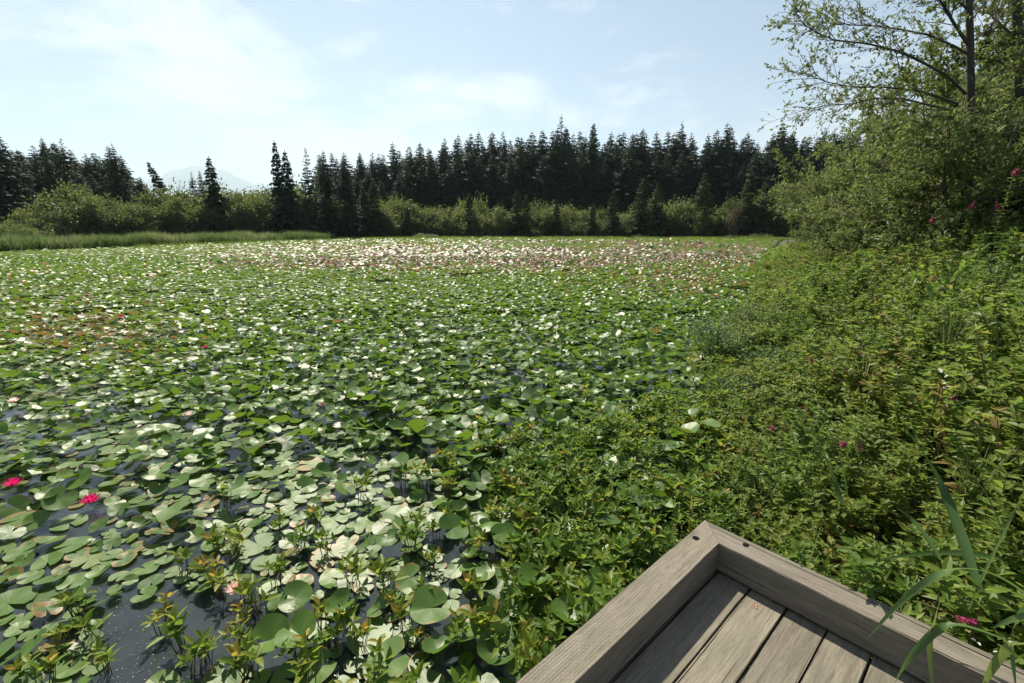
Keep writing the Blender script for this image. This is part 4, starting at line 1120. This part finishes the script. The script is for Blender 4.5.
for px, py, Y, lab in ((376, 178, 107, 'short pointed cedar in front of the forest wall at its left part'), (366, 186, 108, 'low cedar touching the short pointed one'), (517, 188, 110, 'short grey-green young conifer amid shore shrubs in mid shore'), (526, 193, 111, 'smaller young conifer right of the grey-green one'), (470, 192, 112, 'small dark young conifer between mid-shore shrubs'), (309, 190, 92, 'dark narrow young conifer below the broad dark conifer'), (300, 200, 91, 'low dark young conifer at the foot of the broad dark conifer'), (556, 200, 111, 'small pointed conifer among right mid-shore shrubs'), (640, 178, 116, 'olive young conifer in front of the right forest'), (655, 182, 118, 'second olive young conifer in front of the right forest'), (612, 190, 117, 'low olive conifer before the gap of pale trunks'), (592, 202, 112, 'small shore conifer under the pale trunk gap'), (745, 168, 112, 'bright olive young conifer near the willow'), (762, 176, 110, 'broad olive young conifer beside the willow'), (700, 172, 121, 'young conifer with a soft top in the right forest edge'), (408, 205, 110, 'tiny young conifer on the shore left of centre')):
    con_at(px, py, min(Y, Yb(px) - 1.5), random.choice(CED), 14, lab, None)
count = 0; px = -45
while px < 860:
    for row in range(4):
        x = px + random.uniform(-4, 4); top = float(np.interp(x, SX, SY))
        if 150 < x < 325: continue
        py = top + [0, 7, 20, 8][row] * random.uniform(.3, 1.4) + abs(random.gauss(0, 4)); Y = Yb(x) + [46, 39, 31, 54][row] + random.uniform(-3, 3)
        wood = 'dark left wood' if x < 160 else 'main forest wall'
        con_at(x, py, Y, random.choice(CON), 30, 'dark green conifer among many in the ' + wood + ' across the pond', 'conifers of the ' + wood, wide=random.uniform(1.05, 1.5) * (1.15 if x < 160 else 1)); count += 1
    px += 12.0
print('conifers', count)
for k, px in enumerate(range(870, 1100, 22)):
    con_at(px, 105 - (px - 870) * .25, 60 + 6 * math.sin(k), random.choice(CON), 30, 'dark conifer mostly hidden behind the willow and branches at right', 'conifers behind the willow')

# ------------------------------------------------------------------ broadleaf shrubs along the far shore
def bush_parts(seed, Wd, Ht, nl=2600, leaf=.3, mat='shore_bush', lobes=17):
    g = np.random.default_rng(seed); ST, LF = Acc(), Acc(); P, D, T_ = [], [], []
    for k in range(lobes):
        a = g.uniform(0, 6.28); r = Wd * .5 * math.sqrt(g.random()) * .8; zc = Ht * g.uniform(.25, .82) * (1 - .45 * (r / (Wd * .5)) ** 2)
        c = np.array([math.cos(a) * r, math.sin(a) * r, zc]); rad = Wd * g.uniform(.08, .21)
        tube(ST, [(c[0] * .15, c[1] * .15, -.3), c * [.5, .5, .5], c], [.09, .06, .03], 5)
        m = nl // lobes; d = nrm(g.normal(0, 1, (m, 3))); rr = rad * g.random(m) ** .5 * (1 + .45 * g.normal(0, 1, m) * .6)
        P.append(c + d * rr[:, None] * [1, 1, 1.05]); D.append(nrm(d + g.normal(0, .7, (m, 3)))); T_.append(np.full(m, g.normal(.5, .12)))
    m = nl // 4; a = g.uniform(0, 6.28, m); r = Wd * .5 * np.sqrt(g.random(m)); z = g.random(m) * Ht * .45
    P.append(np.stack([np.cos(a) * r, np.sin(a) * r, z], -1)); D.append(nrm(g.normal(0, 1, (m, 3)))); T_.append(np.full(m, .35))
    P = np.concatenate(P); D = np.concatenate(D); n = len(P)
    scatter(LF, leaf_T(.6, .1, .1, lod=1), P, frames(D, nrm(g.normal(0, 1, (n, 3)) + [0, 0, .8])), leaf * g.uniform(.6, 1.3, n), np.clip(np.concatenate(T_) + g.normal(0, .14, n), 0, 1))
    return [('branches', ST.mesh('branches', True), M['twig']), ('foliage', LF.mesh('foliage'), M[mat])]
BUSH = [bush_parts(500 + s, 7, [5.5, 6.5, 6, 7, 5][s], 3600, .34) for s in range(5)]
BUSH_H = [5.5, 6.5, 6, 7, 5]
BUSH_BR = bush_parts(520, 7, 5.5, 3200, .3, 'brown_bush'); BUSH_LOW = bush_parts(521, 6, 2.0, 2200, .25)
BT = [(-40, 222), (0, 225), (40, 210), (70, 190), (85, 182), (100, 190), (130, 192), (160, 185), (200, 183), (250, 183), (300, 186), (330, 192), (360, 203), (400, 197), (440, 199), (480, 207), (520, 208), (560, 205), (600, 203), (640, 203), (680, 198), (720, 196), (760, 190), (800, 180), (860, 175)]
BX, BY = zip(*BT)
BUSH_LAB = {82: 'tallest rounded olive tree before the dark left wood', 690: 'dark-hollowed grey-green shrub near the brown bush', 330: 'olive shrub at the foot of the broad dark conifer'}
px = -30; k = 0
while px < 850:
    for row in range(2):
        x = px + random.uniform(-5, 5) + row * 8; py = float(np.interp(x, BX, BY)) + (0 if row else random.uniform(4, 18)) + random.gauss(0, 7); Y = Yb(x) + (5 if row else 1) + random.uniform(-1.5, 1.5)
        if 36 < px < 46 and row: py = 195
        b = at(x, 230, Y); z0 = float(land_z(pond_sd(np.array([b[0]]), np.array([Y])))[0]); top = at(x, py, Y)[2]; i_ = random.randrange(5)
        s = max(.35, (top - z0) / BUSH_H[i_]); w_ = max(.75, min(1.35, .62 * s + .42))
        side = 'behind the reed bed' if x < 300 else ('below the main forest' if x < 700 else 'beside the willow on the far right shore')
        place('shore_shrub', BUSH[i_], (b[0], Y, z0 - .1), 'rounded ' + ('tall ' if py < 193 else 'low ' if py > 212 else '') + 'olive-green shrub ' + side, 'shrub', 'shrubs ' + side, random.uniform(0, 6.28), (w_, w_, s), random.gauss(0, .12)); k += 1
    px += 14
con = lambda x, py, Y, parts, H0, lab, w_=1.0: place('shore_shrub', parts, (at(x, 230, Y)[0], Y, 0), lab, 'shrub', None, 1.0, (w_, w_, at(x, py, Y)[2] / H0))
con(733, 200, 104, BUSH_BR, 5.5, 'reddish-brown rounded bush on the far right shore', .75)
con(84, 176, 76, BUSH[3], 7, 'tallest rounded olive tree before the dark left wood', 1.1)
con(20, 222, 62, BUSH_LOW, 2.0, 'low pale shrub behind the reeds near the left edge', 1.2)
con(425, 233.5, 100, BUSH_LOW, 2.0, 'low grassy hummock bush standing in the pond before the far shore', 1.0)
con(700, 205, 106, BUSH[1], 6.5, 'grey-green shrub with a dark hollow left of the brown bush', .85)
for k, (x, py, Y) in enumerate(((760, 234, 97), (735, 235.5, 98), (640, 235.5, 103), (560, 236, 104), (480, 235.5, 103), (330, 236.5, 92))):
    con(x, py, Y, BUSH_LOW, 2.0, ['low green bush at the waterline by the willow', 'flat sedge bush at the waterline below the brown bush', 'flat sedge bush at the waterline right of centre', 'flat sedge bush at the waterline under the small pointed conifer', 'flat sedge bush at the waterline near mid shore', 'flat sedge bush at the right end of the reed bed'][k], .9)

# reeds on the left shore, and sedge fringe all round the far shore
def blades_stuff(name, pts, h, w, mat, lab, cat, seed):
    g = np.random.default_rng(seed); n = len(pts); A = Acc()
    V = np.array([[0, -.5, 0], [0, .5, 0], [.03, .42, .5], [.03, -.42, .5], [.22, 0, 1]], float); T = dict(V=V, F=[[[0, 1, 2, 3]], [[3, 2, 4]]])
    sc = np.stack([h, w, h], -1); R = rotz(g.uniform(0, 6.28, n)) 
    scatter(A, T, pts, R, sc, np.clip(g.normal(.4, .2, n) + .9 * (value_noise(pts[:, 0] * .35, pts[:, 1] * .35, 19) - .5), 0, 1))
    return tag(ob(name, A.mesh(name), M[mat]), lab, cat, kind='stuff')
g = np.random.default_rng(61); pts = []
for a, b in zip(POND[14:17], POND[15:18]):
    m = int(np.linalg.norm(b - a) * 1100); u = g.random(m)[:, None]; off = g.uniform(-2.0, 6, m)
    nrm_ = nrm(np.array([[-(b - a)[1], (b - a)[0]]])); P = a + (b - a) * u
    if pond_sd(P[:1, 0] + nrm_[0, 0], P[:1, 1] + nrm_[0, 1])[0] < 0: nrm_ = -nrm_
    pts.append(np.concatenate([P + nrm_ * off[:, None], np.zeros((m, 1))], -1))
pts = np.concatenate(pts); hh = np.clip(1.2 + .35 * (value_noise(pts[:, 0] * .5, pts[:, 1] * .5, 8) - .5) * 2.6 + g.normal(0, .22, len(pts)), .4, 2.2)
blades_stuff('reeds', pts, hh, g.uniform(.03, .07, len(pts)), 'reed', 'bright green reed bed lining the left shore of the pond', 'reeds', 3)
pts = []
for a, b in zip(POND[10:15], POND[11:16]):
    m = int(np.linalg.norm(b - a) * 330); u = g.random(m)[:, None]; off = g.uniform(-3.5, 5, m)
    nrm_ = nrm(np.array([[-(b - a)[1], (b - a)[0]]])); P = a + (b - a) * u
    if pond_sd(P[:1, 0] + nrm_[0, 0], P[:1, 1] + nrm_[0, 1])[0] < 0: nrm_ = -nrm_
    pts.append(np.concatenate([P + nrm_ * off[:, None], np.zeros((m, 1))], -1))
pts = np.concatenate(pts)
blades_stuff('sedge_fringe', pts, g.uniform(.25, .6, len(pts)), g.uniform(.06, .14, len(pts)), 'sedge', 'yellow-green sedge fringe along the far waterline', 'sedge', 4)

# ------------------------------------------------------------------ willows and trees on the right bank
def willow_parts(seed, Ht, Wd, nst=9, nch=11, ntw=7, leafL=.06, mat='willow', lwr=.3, dens=7):
    g = np.random.default_rng(seed); ST, LF = Acc(), Acc(); C, D = [], []
    for s in range(nst):
        az = s * 6.28 / nst + g.normal(0, .3); rt = Wd * .5 * g.uniform(.25, .95); h = Ht * g.uniform(.7, 1) * (1 - .3 * (rt / (Wd * .5)) ** 2)
        u = np.linspace(0, 1, 7); out = u ** 1.3
        st = np.stack([np.cos(az) * rt * out, np.sin(az) * rt * out, -.2 + (h + .2) * (u ** .85)], -1) + g.normal(0, .07, (7, 3)) * u[:, None]
        tube(ST, st, np.linspace(.05, .012, 7) * Ht / 4, 6)
        for c in range(nch):
            f = g.uniform(.12, 1); o_ = np.array([np.interp(f, u, st[:, a]) for a in range(3)])
            a2 = az + g.normal(0, 1.3); l = Wd * .22 * g.uniform(.5, 1.2); el = g.uniform(-.2, .9)
            v = np.linspace(0, 1, 4)[:, None]; dd = np.array([math.cos(a2) * math.cos(el), math.sin(a2) * math.cos(el), math.sin(el)])
            br = o_ + dd * l * v + np.array([0, 0, -.12 * l]) * v ** 2; tube(ST, br, [.012, .009, .006, .003], 4)
            for t in range(ntw):
                f2 = g.uniform(.15, 1); o2 = np.array([np.interp(f2, v[:, 0], br[:, a]) for a in range(3)]); d2 = nrm(dd + g.normal(0, .65, 3)); l2 = g.uniform(.2, .5)
                tube(ST, [o2, o2 + d2 * l2], [.003, .0015], 3, cap=False)
                m = dens; w = g.random(m)[:, None]; C.append(o2 + d2 * l2 * (.1 + .9 * w)); D.append(nrm(d2 + g.normal(0, .8, (m, 3))))
    C = np.concatenate(C); D = np.concatenate(D); n = len(C)
    T = leaf_T(lwr, .06, .1, lod=1)
    for rep in range(2):
        scatter(LF, T, C + g.normal(0, .03, (n, 3)), frames(nrm(D + g.normal(0, .4, (n, 3))), nrm(g.normal(0, .7, (n, 3)) + [0, 0, 1])), leafL * g.uniform(.6, 1.3, n), np.clip(g.normal(.45, .2, n), 0, 1))
    return [('branches', ST.mesh('branches', True), M['twig']), ('foliage', LF.mesh('foliage'), M[mat])]
WIL = [willow_parts(600 + s, 4, 4.6, 10, 15, 9, .11, lwr=.45, dens=6) for s in range(3)]
WL = [(836, 168, 27, 'grey-green willow at the left end of the right bank thicket'), (862, 140, 22, 'grey-green willow reaching out under the bare branches'), (885, 118, 18, 'tall grey-green willow below the long alder branches'), (935, 104, 15, 'dense willow in front of the alder trunk'), (985, 92, 13, 'dense willow right of the alder trunk'), (1035, 70, 12, 'willow crown cut by the right frame edge'), (818, 205, 38, 'small willow farthest along the right bank'), (858, 182, 16, 'low willow leaning toward the pond'), (905, 172, 12.5, 'low willow in front of the thicket'), (960, 122, 10.2, 'low willow beneath the magenta spikes'), (1022, 120, 9.6, 'low willow nearest the right frame edge'), (870, 165, 30, 'willow half hidden behind the thicket'), (925, 84, 24, 'tall willow behind the alder'), (1010, 25, 18, 'tallest dark willow behind the second trunk'), (1075, 60, 14, 'willow just beyond the right frame edge')]
for k, (px, py, Y, lab) in enumerate(WL):
    b = at(px, 230, Y); top = at(px, py, Y)[2]; z0 = float(land_z(pond_sd(np.array([b[0]]), np.array([Y])))[0]); s = (top - z0) / 4
    s *= 1.14; w_ = max(.85, min(1.4, s)); place('willow', WIL[k % 3], (b[0], Y, z0), lab, 'willow', 'willows on the right bank', k * 1.7, (w_, w_, s), random.gauss(0, .08))

def limb(ST, C, D, pts, r0, g, sub=9, twl=.9, leafy=1.0, tips=True):
    pts = np.asarray(pts, float); k = len(pts); u = np.linspace(0, 1, k)
    tube(ST, pts, np.linspace(r0, r0 * .22, k), 6)
    t_ = nrm(np.gradient(pts, axis=0))
    for s in range(sub):
        f = g.uniform(.2, 1); o_ = np.array([np.interp(f, u, pts[:, a]) for a in range(3)]); tt = np.array([np.interp(f, u, t_[:, a]) for a in range(3)])
        d = nrm(tt + g.normal(0, .55, 3) + [0, 0, .12]); l = twl * g.uniform(.4, 1.2); v = np.linspace(0, 1, 5)[:, None]
        br = o_ + d * l * v + g.normal(0, .03, (5, 3)) * v + np.array([0, 0, -.1 * l]) * v ** 2
        tube(ST, br, np.linspace(r0 * .3, .0025, 5), 4, cap=False)
        for q in range(5):
            f2 = g.uniform(.15, 1); o2 = np.array([np.interp(f2, v[:, 0], br[:, a]) for a in range(3)]); d2 = nrm(d + g.normal(0, .7, 3)); l2 = g.uniform(.15, .45)
            tube(ST, [o2, o2 + d2 * l2], [.0028, .0015], 3, cap=False)
            m = int(g.poisson(6 * leafy)); w = g.random(m)[:, None]
            C.append(o2 + d2 * l2 * (.25 + .8 * w)); D.append(nrm(d2 + g.normal(0, .9, (m, 3))))
g = np.random.default_rng(90); ST, TR, C, D = Acc(), Acc(), [], []
YA = 11.0
trunk = [at(976, 300, YA), at(974, 200, YA), at(971, 100, YA), at(970, 40, YA), at(969, 0, YA), at(966, -60, YA), at(962, -140, YA), at(960, -230, YA)]
b0 = at(977, 325, YA); b0[2] = .1
tube(TR, [b0] + trunk, [.11, .09, .078, .07, .066, .06, .05, .035, .02], 9)
LIMBS = [([(966, 94), (946, 75), (918, 60), (897, 51), (869, 44), (834, 40), (817, 33), (803, 24)], -.9, .04), ([(958, 104), (939, 97), (915, 90), (880, 87), (852, 87), (827, 82), (806, 74)], -.3, .035), ([(950, 110), (929, 105), (904, 99), (876, 98), (852, 104), (827, 105), (803, 110)], .6, .03),
         ([(971, 56), (954, 46), (929, 35), (904, 30), (876, 26), (848, 25), (820, 14)], .5, .035), ([(969, 46), (955, 25), (940, 0), (925, -30), (905, -60)], -.4, .05), ([(972, 42), (989, 28), (1010, 7), (1040, -25)], .3, .03), ([(968, 10), (945, -12), (915, -22), (880, -25), (850, -30), (825, -40)], .8, .03), ([(968, -20), (940, -50), (900, -75), (860, -85)], -.7, .03), ([(980, 90), (1000, 70), (1025, 60)], -.8, .025), ([(972, 20), (1000, -20), (1030, -50)], .8, .025)]
for pl, dep, r0 in LIMBS:
    k = len(pl); P = [at(px, py, YA + dep * (i_ / (k - 1)) ** 1.2) for i_, (px, py) in enumerate(pl)]
    limb(ST, C, D, P, r0 * .75, g, 34, .95, 1.5)
LF = Acc(); C_ = np.concatenate(C); D_ = np.concatenate(D); n = len(C_)
scatter(LF, leaf_T(.6, .05, .12, lod=1), C_, frames(D_, nrm(g.normal(0, .8, (n, 3)) + [0, 0, .8])), .06 * g.uniform(.6, 1.25, n), np.clip(g.normal(.5, .2, n), 0, 1))
ra = root('alder_tree', tuple(b0), 'sparse-leaved alder with dark trunk and long branches reaching left over the willows', 'tree')
for nm, acc, mt in (('trunk', TR, 'bark_grey'), ('branches', ST, 'bark_grey'), ('foliage', LF, 'alder')):
    acc.v = [v - b0 for v in acc.v]; ob(nm, acc.mesh(nm, nm != 'foliage'), M[mt], ra)
g = np.random.default_rng(91); ST, TR, C, D = Acc(), Acc(), [], []
YB = 12.5; b1 = at(1030, 300, YB); b1[2] = .1
tube(TR, [b1, at(1024, 150, YB), at(1019, 50, YB), at(1016, 0, YB), at(1012, -90, YB), at(1010, -200, YB)], [.13, .12, .1, .09, .06, .02], 9)
for pl, dep, r0 in (([(1018, 40), (995, 20), (975, -8), (950, -30)], .6, .03), ([(1017, 15), (1040, -10), (1065, -30)], .4, .03), ([(1020, 75), (1000, 62), (985, 58), (960, 62)], .8, .025), ([(1022, 100), (1045, 80), (1070, 60)], -.5, .03), ([(1020, 60), (1040, 40), (1060, 30)], -.4, .03)):
    limb(ST, C, D, [at(px, py, YB + dep * i_ / 3) for i_, (px, py) in enumerate(pl)], r0, g, 26, 1.1, 3.0)
LF = Acc(); C_ = np.concatenate(C); D_ = np.concatenate(D); n = len(C_)
scatter(LF, leaf_T(.6, .05, .12, lod=1), C_, frames(D_, nrm(g.normal(0, .8, (n, 3)) + [0, 0, .8])), .085 * g.uniform(.6, 1.2, n), np.clip(g.normal(.4, .2, n), 0, 1))
rb = root('alder_tree', tuple(b1), 'second dark alder trunk at the top right edge, behind the first', 'tree')
for nm, acc, mt in (('trunk', TR, 'bark_grey'), ('branches', ST, 'bark_grey'), ('foliage', LF, 'alder')):
    acc.v = [v - b1 for v in acc.v]; ob(nm, acc.mesh(nm, nm != 'foliage'), M[mt], rb)

# ------------------------------------------------------------------ far mountain and the air
MY = 14000.0
px = np.linspace(60, 420, 90); g = np.random.default_rng(12)
prof = np.interp(px, [60, 120, 150, 170, 185, 205, 225, 250, 290, 340, 420], [205, 196, 182, 172, 166, 166, 171, 182, 192, 198, 210]) + np.interp(px, np.linspace(60, 420, 30), g.normal(0, 1.0, 30))
rows = []
for k, (dy, f) in enumerate(((-4000, 0), (-2700, .3), (-1300, .68), (0, 1.0), (1200, .7), (2500, 0))):
    r_ = []
    for a, b in zip(px, prof):
        p = at(a, b, MY); r_.append([p[0] * (1 + dy / MY * .4), MY + dy + 160 * math.sin(a * .3 + k), -1 + (p[2] + 1) * f * (1 + (.06 * math.sin(a * .5 + k * 2) if 0 < f < 1 else 0))])
    rows.append(r_)
V = np.array(rows); k, m = V.shape[:2]; i = np.arange(k - 1)[:, None] * m; j = np.arange(m - 1)[None]
A = Acc(); A.add(V.reshape(-1, 3), [np.stack([i + j, i + j + 1, i + m + j + 1, i + m + j], -1).reshape(-1, 4)])
tag(ob('mountain', A.mesh('mountain', True), M['mountain']), kind='structure')

mh, nt, out = new_mat('haze_air')
vp = N(nt, 'ShaderNodeVolumePrincipled'); vp.inputs['Color'].default_value = (.66, .84, 1, 1); vp.inputs['Density'].default_value = .00008; vp.inputs['Anisotropy'].default_value = .3
nt.links.new(vp.outputs[0], out.inputs['Volume'])
gm = 7900.0
bm_ = [[x, y, z] for z in (-1.7, 1900) for x, y in ((-17600, -17600), (17600, -17600), (17600, 17600), (-17600, 17600))]
A = Acc(); A.add(bm_, [[[0, 3, 2, 1], [4, 5, 6, 7], [0, 1, 5, 4], [1, 2, 6, 5], [2, 3, 7, 6], [3, 0, 4, 7]]])
tag(ob('haze', A.mesh('haze'), mh), 'thin summer haze over the pond and the far mountain', 'haze', kind='stuff')

# ------------------------------------------------------------------ labels of the repeats
def near_label(objs, marks, fmt):
    """gives the nearest unlabelled thing beside each landmark its own label"""
    used = set()
    for mx, my, txt in marks:
        best, bd = None, 1e9
        for k, t in enumerate(objs):
            if k in used: continue
            d = (t[1] - mx) ** 2 + (t[2] - my) ** 2
            if d < bd: best, bd = k, d
        if best is not None and bd < 45 ** 2:
            used.add(best); objs[best][0]['label'] = fmt(objs[best], txt)
    return used

def pad_words(t):
    _, x, y, r, tint, wear, kind, tl = t
    c = 'rust-edged' if wear > .5 else ('dark green' if tint < .34 else 'yellow-green' if tint > .55 else 'mid-green')
    sz = 'large' if r > .1 else 'small' if r < .068 else 'medium'
    return f'{sz} {c}', ('floating flat' if kind == 'floating' and tl < .1 else 'raised and tilted')
PAD_MARKS = [(14, 486, 'nearest the hot pink flower at the left edge'), (91, 503, 'nearest the second hot pink flower'), (236, 592, 'beside the pale pink flower among sprigs'), (295, 612, 'beside the white flower in front'), (338, 428, 'beside the cream flower'), (189, 417, 'beside the pale pink flower in mid pond'), (0, 683, 'at the bottom left corner of the photo'), (388, 662, 'nearest the bottom edge left of the platform'), (431, 608, 'with spread lobes left of the platform'), (541, 615, 'closest to the kerb beam'), (497, 650, 'second closest to the kerb beam'), (300, 635, 'hanging above the bottom edge'), (730, 410, 'highest up on the bank herbs'), (686, 432, 'in the small cluster of big pads on the bank'), (515, 378, 'beside the small patch of open water in mid pond'), (180, 520, 'alone standing dark above its neighbours'), (470, 530, 'deepest in the bogbean mat'), (0, 560, 'at the left frame edge below the flower'), (318, 668, 'cut by the bottom edge')]
used = near_label(pad_objs, PAD_MARKS, lambda t, txt: f'{pad_words(t)[0]} lily pad {txt}')
def zone_of(x, y):
    if x > 560: return 'at the bank herbs'
    if y > 560: return 'on the front left water' if x < 250 else 'on dark front water left of the platform'
    if y > 450: return 'in the pale floating carpet at left' if x < 250 else 'among bogbean in the centre foreground'
    return 'in the crowded pads left of mid pond' if x < 300 else 'in the crowded pads of mid pond'
for k, t in enumerate(pad_objs):
    o = t[0]; o['category'] = 'lily pad'
    if k not in used:
        a, b = pad_words(t); z = zone_of(t[1], t[2]); o['label'] = f'{a} lily pad {b} {z}'; o['group'] = f'{a} lily pads {b} {z}'
    else: o['group'] = 'lily pads singled out by their neighbours'

def bog_words(t):
    return ('yellowish' if t[5] > .1 else 'deep green' if t[5] < -.06 else 'fresh green') + (' fine-leaved marsh herb' if t[3] == 'F' else ' bogbean sprig' if t[3] == 'S' else ' leafy bogbean plant')
BOG_MARKS = [(75, 607, 'in open water at lower left'), (210, 575, 'above the pale pink flower'), (232, 538, 'between flat pads left of centre'), (30, 665, 'at the bottom left corner'), (160, 625, 'alone in the widest open water'), (530, 640, 'against the kerb beam base'), (690, 515, 'at the outer tip of the kerb corner'), (720, 505, 'just right of the kerb corner tip'), (300, 545, 'standing on flat pads in mid foreground'), (415, 640, 'below the big spread pad'), (345, 622, 'between the big raised pads'), (205, 655, 'near the bottom edge amid debris')]
used = near_label(bog_objs, BOG_MARKS, lambda t, txt: bog_words(t) + ' ' + txt)
for k, t in enumerate(bog_objs):
    o = t[0]; o['category'] = 'marsh plant'
    if k not in used:
        x, y = t[1], t[2]
        z = 'in the dense mat beside the kerb corner' if (x > 520 and y > 470) else 'in open water left of the platform' if t[6] == 'open' else 'along the bank above the kerb corner' if x > 560 else 'at the left fringe of the dense mat'
        o['label'] = bog_words(t) + ' ' + z; o['group'] = bog_words(t) + 's ' + z
    else: o['group'] = 'marsh plants singled out by their neighbours'

def shr_words(t):
    return ('tall' if t[3] > 1.3 else 'low' if t[3] < .72 else 'knee-high') + (' yellow-tinged' if t[4] > .06 else ' deep green' if t[4] < -.06 else ' mid-green') + ' spiraea shrub'
SH_MARKS = [(770, 510, 'right behind the kerb corner'), (860, 520, 'behind the kerb midway along'), (960, 540, 'behind the kerb under the dark iris blades'), (1010, 560, 'at the right frame edge beside the kerb'), (720, 320, 'jutting out over the lily pads'), (790, 270, 'at the far point of the bank'), (845, 441, 'around the bright star-like pink flower'), (940, 380, 'around the white dried petals'), (812, 356, 'around the leaning magenta spike'), (880, 300, 'beside the dark hollow'), (1015, 330, 'at the right edge in mid bank'), (828, 245, 'under the wide pink flower head')]
used = near_label(shrub_objs, SH_MARKS, lambda t, txt: shr_words(t) + ' ' + txt)
for k, t in enumerate(shrub_objs):
    o = t[0]; o['category'] = 'shrub'
    if k not in used:
        z = 'beside the kerb' if t[6] < 2.6 else 'on the near bank behind the iris' if t[6] < 5 else 'on the middle of the bank' if t[6] < 10 else 'on the far bank before the willows'
        o['label'] = shr_words(t) + ' ' + z; o['group'] = shr_words(t) + 's ' + z
    else: o['group'] = 'spiraea shrubs singled out by their neighbours'
